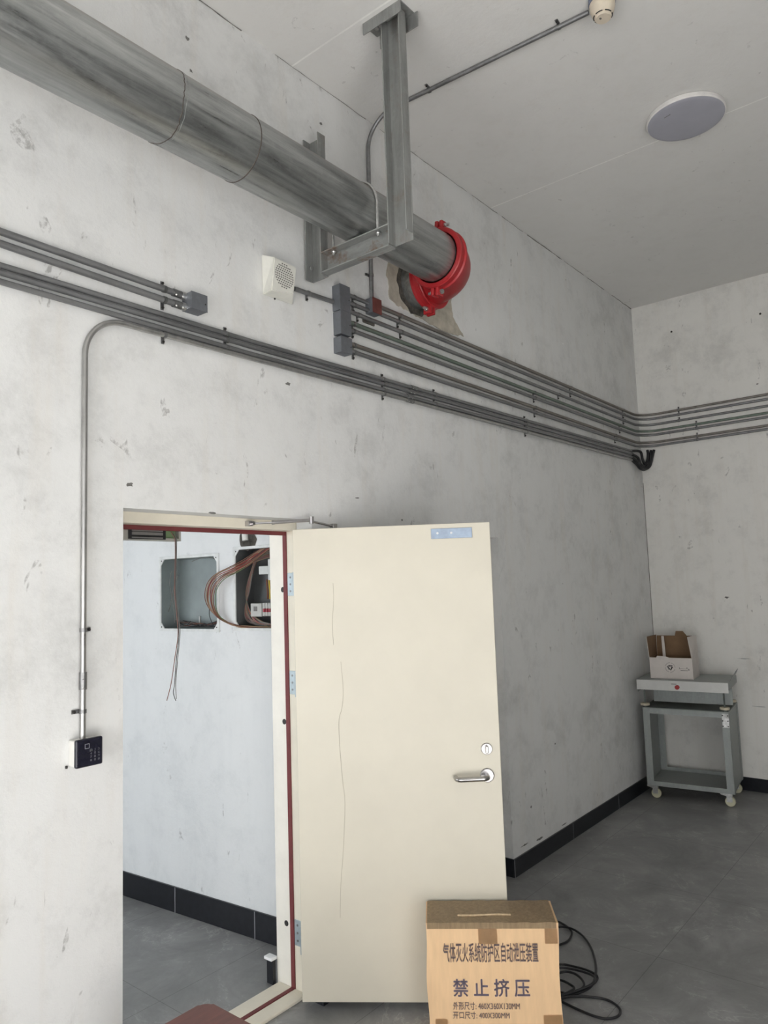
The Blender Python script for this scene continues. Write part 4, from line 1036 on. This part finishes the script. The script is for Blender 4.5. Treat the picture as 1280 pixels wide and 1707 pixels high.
# ------------------------------------------------------------------ stool in front of the doorway
st = thing('stool', (-5.22, -0.44, 0), 'red-brown wooden stool, its rounded seat corner at the bottom edge in front of the doorway', 'stool')
SX0, SX1, SY0, SY1, SH = -5.40, -5.052, -0.62, -0.268, 0.45
b = MB(); pts = []
for (cx_, cy_, a0) in ((SX1 - 0.035, SY1 - 0.035, 0), (SX0 + 0.035, SY1 - 0.035, PI / 2), (SX0 + 0.035, SY0 + 0.035, PI), (SX1 - 0.035, SY0 + 0.035, 1.5 * PI)):
    for k in range(9):
        a = a0 + PI / 2 * k / 8; pts.append((cx_ + math.cos(a) * 0.035, cy_ + math.sin(a) * 0.035, SH - 0.032))
b.prism(pts, (0, 0, 1), 0.032, 0.006); b.build('seat', 'stool', st)
for (x, y) in ((SX0 + 0.05, SY0 + 0.05), (SX1 - 0.05, SY0 + 0.05), (SX0 + 0.05, SY1 - 0.05), (SX1 - 0.05, SY1 - 0.05)):
    b = MB(); b.box(x - 0.018, x + 0.018, y - 0.018, y + 0.018, 0, SH - 0.032, 0.003); b.build('leg', 'stool', st)
b = MB()
for y in (SY0 + 0.05, SY1 - 0.05): b.box(SX0 + 0.068, SX1 - 0.068, y - 0.01, y + 0.01, SH - 0.09, SH - 0.034)
for x in (SX0 + 0.05, SX1 - 0.05): b.box(x - 0.01, x + 0.01, SY0 + 0.068, SY1 - 0.068, SH - 0.09, SH - 0.034)
b.build('apron', 'stool', st)

# ------------------------------------------------------------------ trolley with the tray unit and the white carton
tu = Vector((0.122, -0.9925, 0)).normalized(); tv = Vector((0.9925, 0.122, 0)).normalized()
TF = Fr((-0.640, -0.098, 0), tu, tv, (0, 0, 1)); TW, TDp, TZ0, TZ1 = 0.640, 0.50, 0.105, 0.705
tr = thing('trolley', TF.p(TW / 2, TDp / 2, 0), 'grey sheet-steel trolley on four castors in the room corner', 'trolley')
L = 0.055
for (x, y, dx, dy) in ((0, 0, 1, 1), (TW, 0, -1, 1), (0, TDp, 1, -1), (TW, TDp, -1, -1)):
    b = MB()
    x0, x1 = sorted((x, x + dx * L)); y0, y1 = sorted((y, y + dy * 0.004)); b.box(x0, x1, y0, y1, TZ0, TZ1, 0, TF)
    x0, x1 = sorted((x, x + dx * 0.004)); y0, y1 = sorted((y, y + dy * L)); b.box(x0, x1, y0, y1, TZ0, TZ1, 0, TF)
    b.build('corner_post', 'trolley', tr)
b = MB(); b.box(0, TW, 0, TDp, TZ1, TZ1 + 0.006, 0.001, TF); b.box(0.004, TW - 0.004, -0.002, 0.002, TZ1 - 0.038, TZ1, 0, TF); tp = b.build('top_plate', 'trolley', tr)
b = MB(); b.box(0.01, TW - 0.01, 0.01, TDp - 0.01, TZ1 + 0.006, TZ1 + 0.009, 0, TF); b.build('top_mat', 'trolley_dark', tr)
b = MB(); b.box(0.004, TW - 0.004, 0.004, TDp - 0.004, TZ0 + 0.002, TZ0 + 0.008, 0, TF)
b.box(L, TW - L, -0.002, 0.003, TZ0, TZ0 + 0.036, 0, TF); b.box(L, TW - L, TDp - 0.003, TDp + 0.002, TZ0, TZ0 + 0.036, 0, TF); b.build('bottom_tray', 'trolley', tr)
for x in (0.006, TW - 0.009):
    b = MB(); b.box(x, x + 0.003, L - 0.01, TDp - L + 0.01, TZ0 + 0.01, TZ1 - 0.004, 0, TF); b.build('side_panel', 'trolley', tr)
b = MB()
for (x, z) in ((TW - 0.048, TZ1 - 0.02), (TW - 0.012, TZ1 - 0.02), (TW - 0.048, TZ1 - 0.06), (TW - 0.012, TZ1 - 0.06), (TW - 0.048, TZ1 - 0.10), (TW - 0.012, TZ1 - 0.10)): b.cyl(TF.p(x, 0, z), TF.p(x, -0.003, z), 0.005, 8)
b.build('rivet', 'screw', tr)
b = MB(); b.box(TW - L + 0.004, TW - 0.004, -0.002, 0, TZ1 - 0.11, TZ1 - 0.006, 0, TF); b.build('corner_plate', 'bolt', tr)
for (x, y) in ((0.05, 0.05), (TW - 0.05, 0.05), (0.05, TDp - 0.05), (TW - 0.05, TDp - 0.05)):
    b = MB(); b.box(x - 0.036, x + 0.036, y - 0.03, y + 0.03, TZ0 - 0.006, TZ0, 0.001, TF)
    b.box(x - 0.018, x + 0.022, y - 0.017, y - 0.014, 0.035, TZ0 - 0.006, 0, TF); b.box(x - 0.018, x + 0.022, y + 0.014, y + 0.017, 0.035, TZ0 - 0.006, 0, TF)
    b.prism([TF.p(x - 0.02, y - 0.012, TZ0 - 0.008), TF.p(x - 0.062, y - 0.012, TZ0 - 0.012), TF.p(x - 0.058, y - 0.012, TZ0 - 0.020), TF.p(x - 0.015, y - 0.012, TZ0 - 0.030)], TF.y, 0.024)
    cs = b.build('castor', 'bolt', tr); cs['label'] = 'bright zinc castor with a yellowed wheel'
    b = MB(); b.lathe([(0.0, -0.012), (0.034, -0.012), (0.0375, -0.008), (0.0375, 0.008), (0.034, 0.012), (0.0, 0.012)], TF.p(x + 0.006, y, 0.0378), TF.y, 28); b.build('wheel', 'wheel', cs)

UZ0, UZ1 = 0.860, 0.937
ut = thing('tray_unit', TF.p(TW / 2, 0.2, TZ1 + 0.009), 'grey metal tray unit with a pale front and red knob standing on the trolley', 'equipment tray')
b = MB(); b.box(-0.02, TW + 0.015, -0.048, -0.044, UZ0, UZ1, 0.001, TF); fpn = b.build('front_panel', 'trolley_pale', ut)
b = MB(); b.box(-0.02, TW + 0.015, -0.044, TDp - 0.06, UZ1 - 0.006, UZ1, 0.001, TF)
b.box(-0.02, -0.016, -0.044, TDp - 0.06, UZ0 - 0.02, UZ1 - 0.006, 0, TF); b.box(TW + 0.011, TW + 0.015, -0.044, TDp - 0.06, UZ0 + 0.02, UZ1 - 0.006, 0, TF)
b.box(0.06, TW + 0.012, 0.16, 0.164, TZ1 + 0.035, UZ1 - 0.006, 0, TF); b.build('tray_body', 'trolley', ut)
b = MB(); b.prism([TF.p(TW + 0.014, 0.02, UZ1), TF.p(TW + 0.014, 0.30, UZ1), TF.p(TW + 0.03, 0.42, UZ1 + 0.055), TF.p(TW + 0.03, 0.30, UZ1 + 0.05), TF.p(TW + 0.018, 0.10, UZ1 + 0.015)], TF.x, 0.004); b.build('side_lip', 'trolley', ut)
b = MB(); b.cyl(TF.p(0.29, -0.048, UZ0 + 0.030), TF.p(0.29, -0.066, UZ0 + 0.030), 0.017, 20); b.build('knob', 'button', fpn)
b = MB(); b.box(0.245, 0.285, -0.0495, -0.048, UZ0 + 0.050, UZ0 + 0.056, 0, TF); b.build('nameplate', 'w_grey', fpn)
for (x, y) in ((0.02, 0.02), (TW - 0.03, 0.02), (0.06, 0.36), (TW - 0.03, 0.40)):
    b = MB(); b.cyl(TF.p(x, y, TZ1 + 0.018), TF.p(x, y, UZ1 - 0.006), 0.006, 10); b.cyl(TF.p(x, y, TZ1 + 0.009), TF.p(x, y, TZ1 + 0.028), 0.014, 14); lg = b.build('levelling_leg', 'trolley_dark', ut)
    b = MB(); b.lathe([(0.0, 0.0), (0.034, 0.0), (0.036, 0.004), (0.036, 0.014), (0.033, 0.018), (0.0, 0.018)], TF.p(x, y, TZ1 + 0.022), (0, 0, 1), 24); b.build('foot_disc', 'foot', lg)

# white carton, open, flaps up
WFo = at(1084.5, 1130, 2, UZ1)
WF = Fr((WFo.x, WFo.y, UZ1), Vector((0.10, -0.995, 0)).normalized(), Vector((0.995, 0.10, 0)).normalized(), (0, 0, 1))
WW = (at(1158, 1131.6, 2, UZ1) - WFo).dot(WF.x); WD, WH, WFL, T_ = 0.25, 0.165, 0.165, 0.004
wc = thing('carton', WF.p(WW / 2, WD / 2, 0), 'open white carton with raised flaps on the tray unit in the corner', 'carton')
b = MB(); b.box(0, WW, 0, WD, 0, T_, 0, WF); b.box(0, WW, 0, T_, T_, WH, 0.001, WF, 1); b.box(0, T_, T_, WD, T_, WH, 0, WF); b.box(WW - T_, WW, T_, WD, T_, WH, 0, WF); b.box(T_, WW - T_, WD - T_, WD, T_, WH, 0, WF)
cbd = b.build('carton_body', 'carton_white', wc)
b = MB(); b.box(T_, T_ + 0.001, T_, WD - T_, T_, WH, 0, WF); b.box(T_, WW - T_, WD - T_ - 0.001, WD - T_, T_, WH, 0, WF); b.box(WW - T_ - 0.001, WW - T_, T_, WD - T_, T_, WH, 0, WF); b.build('brown_lining', 'carton_in', wc)
# flaps: white outside, brown inside
def flap(pts, nrm, name):
    b = MB(); b.prism(pts, nrm, 0.003); o = b.build(name, 'carton_white', wc)
    b = MB(); b.prism([p - Vector(nrm) * 0.0012 for p in pts], nrm, 0.0010); b.build('inner_face', 'carton_in', o)
flap([WF.p(WW - T_, 0, WH), WF.p(WW - T_, WD, WH), WF.p(WW - 0.006, WD, WH + WFL), WF.p(WW - 0.030, 0.02, WH + WFL)], WF.x, 'side_flap')
flap([WF.p(0.001, 0, WH), WF.p(0.001, WD, WH), WF.p(0.004, WD, WH + WFL), WF.p(-0.016, 0.02, WH + WFL)], -WF.x, 'side_flap')
h0 = WW * 0.52
flap([WF.p(0.004, WD - 0.003, WH), WF.p(WW - 0.01, WD - 0.003, WH), WF.p(WW - 0.012, WD + 0.02, WH + WFL * 0.95), WF.p(h0 + 0.075, WD + 0.02, WH + WFL * 0.95), WF.p(h0 + 0.045, WD + 0.022, WH + WFL + 0.03), WF.p(h0 - 0.01, WD + 0.022, WH + WFL + 0.03), WF.p(h0 - 0.02, WD + 0.02, WH + WFL * 0.95), WF.p(0.004, WD + 0.02, WH + WFL * 0.95)], WF.y, 'back_flap')
b = MB(); b.prism([WF.p(0.055, 0.002, WH), WF.p(0.155, 0.002, WH), WF.p(0.125, 0.002, WH + 0.010), WF.p(0.06, 0.002, WH + 0.014)], WF.y, 0.003); b.build('front_tab', 'carton_white', wc)
b = MB(); b.prism([WF.p(0.075, WD * 0.55, WH - 0.01), WF.p(0.098, WD * 0.55, WH - 0.01), WF.p(0.088, WD * 0.62, WH + WFL - 0.005), WF.p(0.068, WD * 0.62, WH + WFL - 0.005)], WF.y, 0.003); b.build('inner_divider', 'carton_white', wc)
# printed recycling mark and small address block
b = MB(); rc = WF.p(WW * 0.48, 0, WH * 0.54)
for k in range(3):
    a = 2 * PI * k / 3 + PI / 2; u = WF.x * math.cos(a) + WF.z * math.sin(a); v = WF.x * -math.sin(a) + WF.z * math.cos(a)
    def P2(p, q): return rc + u * p + v * q - WF.y * 0.0008
    for poly in ([(0.0085, -0.016), (0.0165, -0.021), (0.0165, 0.004), (0.0085, 0.004)], [(0.004, 0.004), (0.021, 0.004), (0.0125, 0.016)]):
        b.prism([P2(*q) for q in poly], WF.y, 0.0007)
b.build('recycling_mark', 'black', cbd)
b = MB()
n = 24
for k in range(n):
    if k % 6 == 5: continue
    a0, a1 = 2 * PI * k / n, 2 * PI * (k + 0.8) / n
    P3 = lambda a, r_: rc + WF.x * math.cos(a) * r_ + WF.z * math.sin(a) * r_ - WF.y * 0.0008
    b.prism([P3(a0, 0.036), P3(a1, 0.036), P3(a1, 0.039), P3(a0, 0.039)], WF.y, 0.0007)
b.build('printed_ring', 'w_grey', cbd)
b = MB()
for q in ((0.69, 0.92, 0.485, 0.50), (0.72, 0.89, 0.395, 0.425), (0.86, 0.88, 0.51, 0.56), (0.69, 0.70, 0.49, 0.56), (0.90, 0.92, 0.42, 0.50)): b.box(WW * q[0], WW * q[1], -0.0008, -0.0001, WH * q[2], WH * q[3], 0, WF)
b.build('printed_block', 'w_grey', cbd)
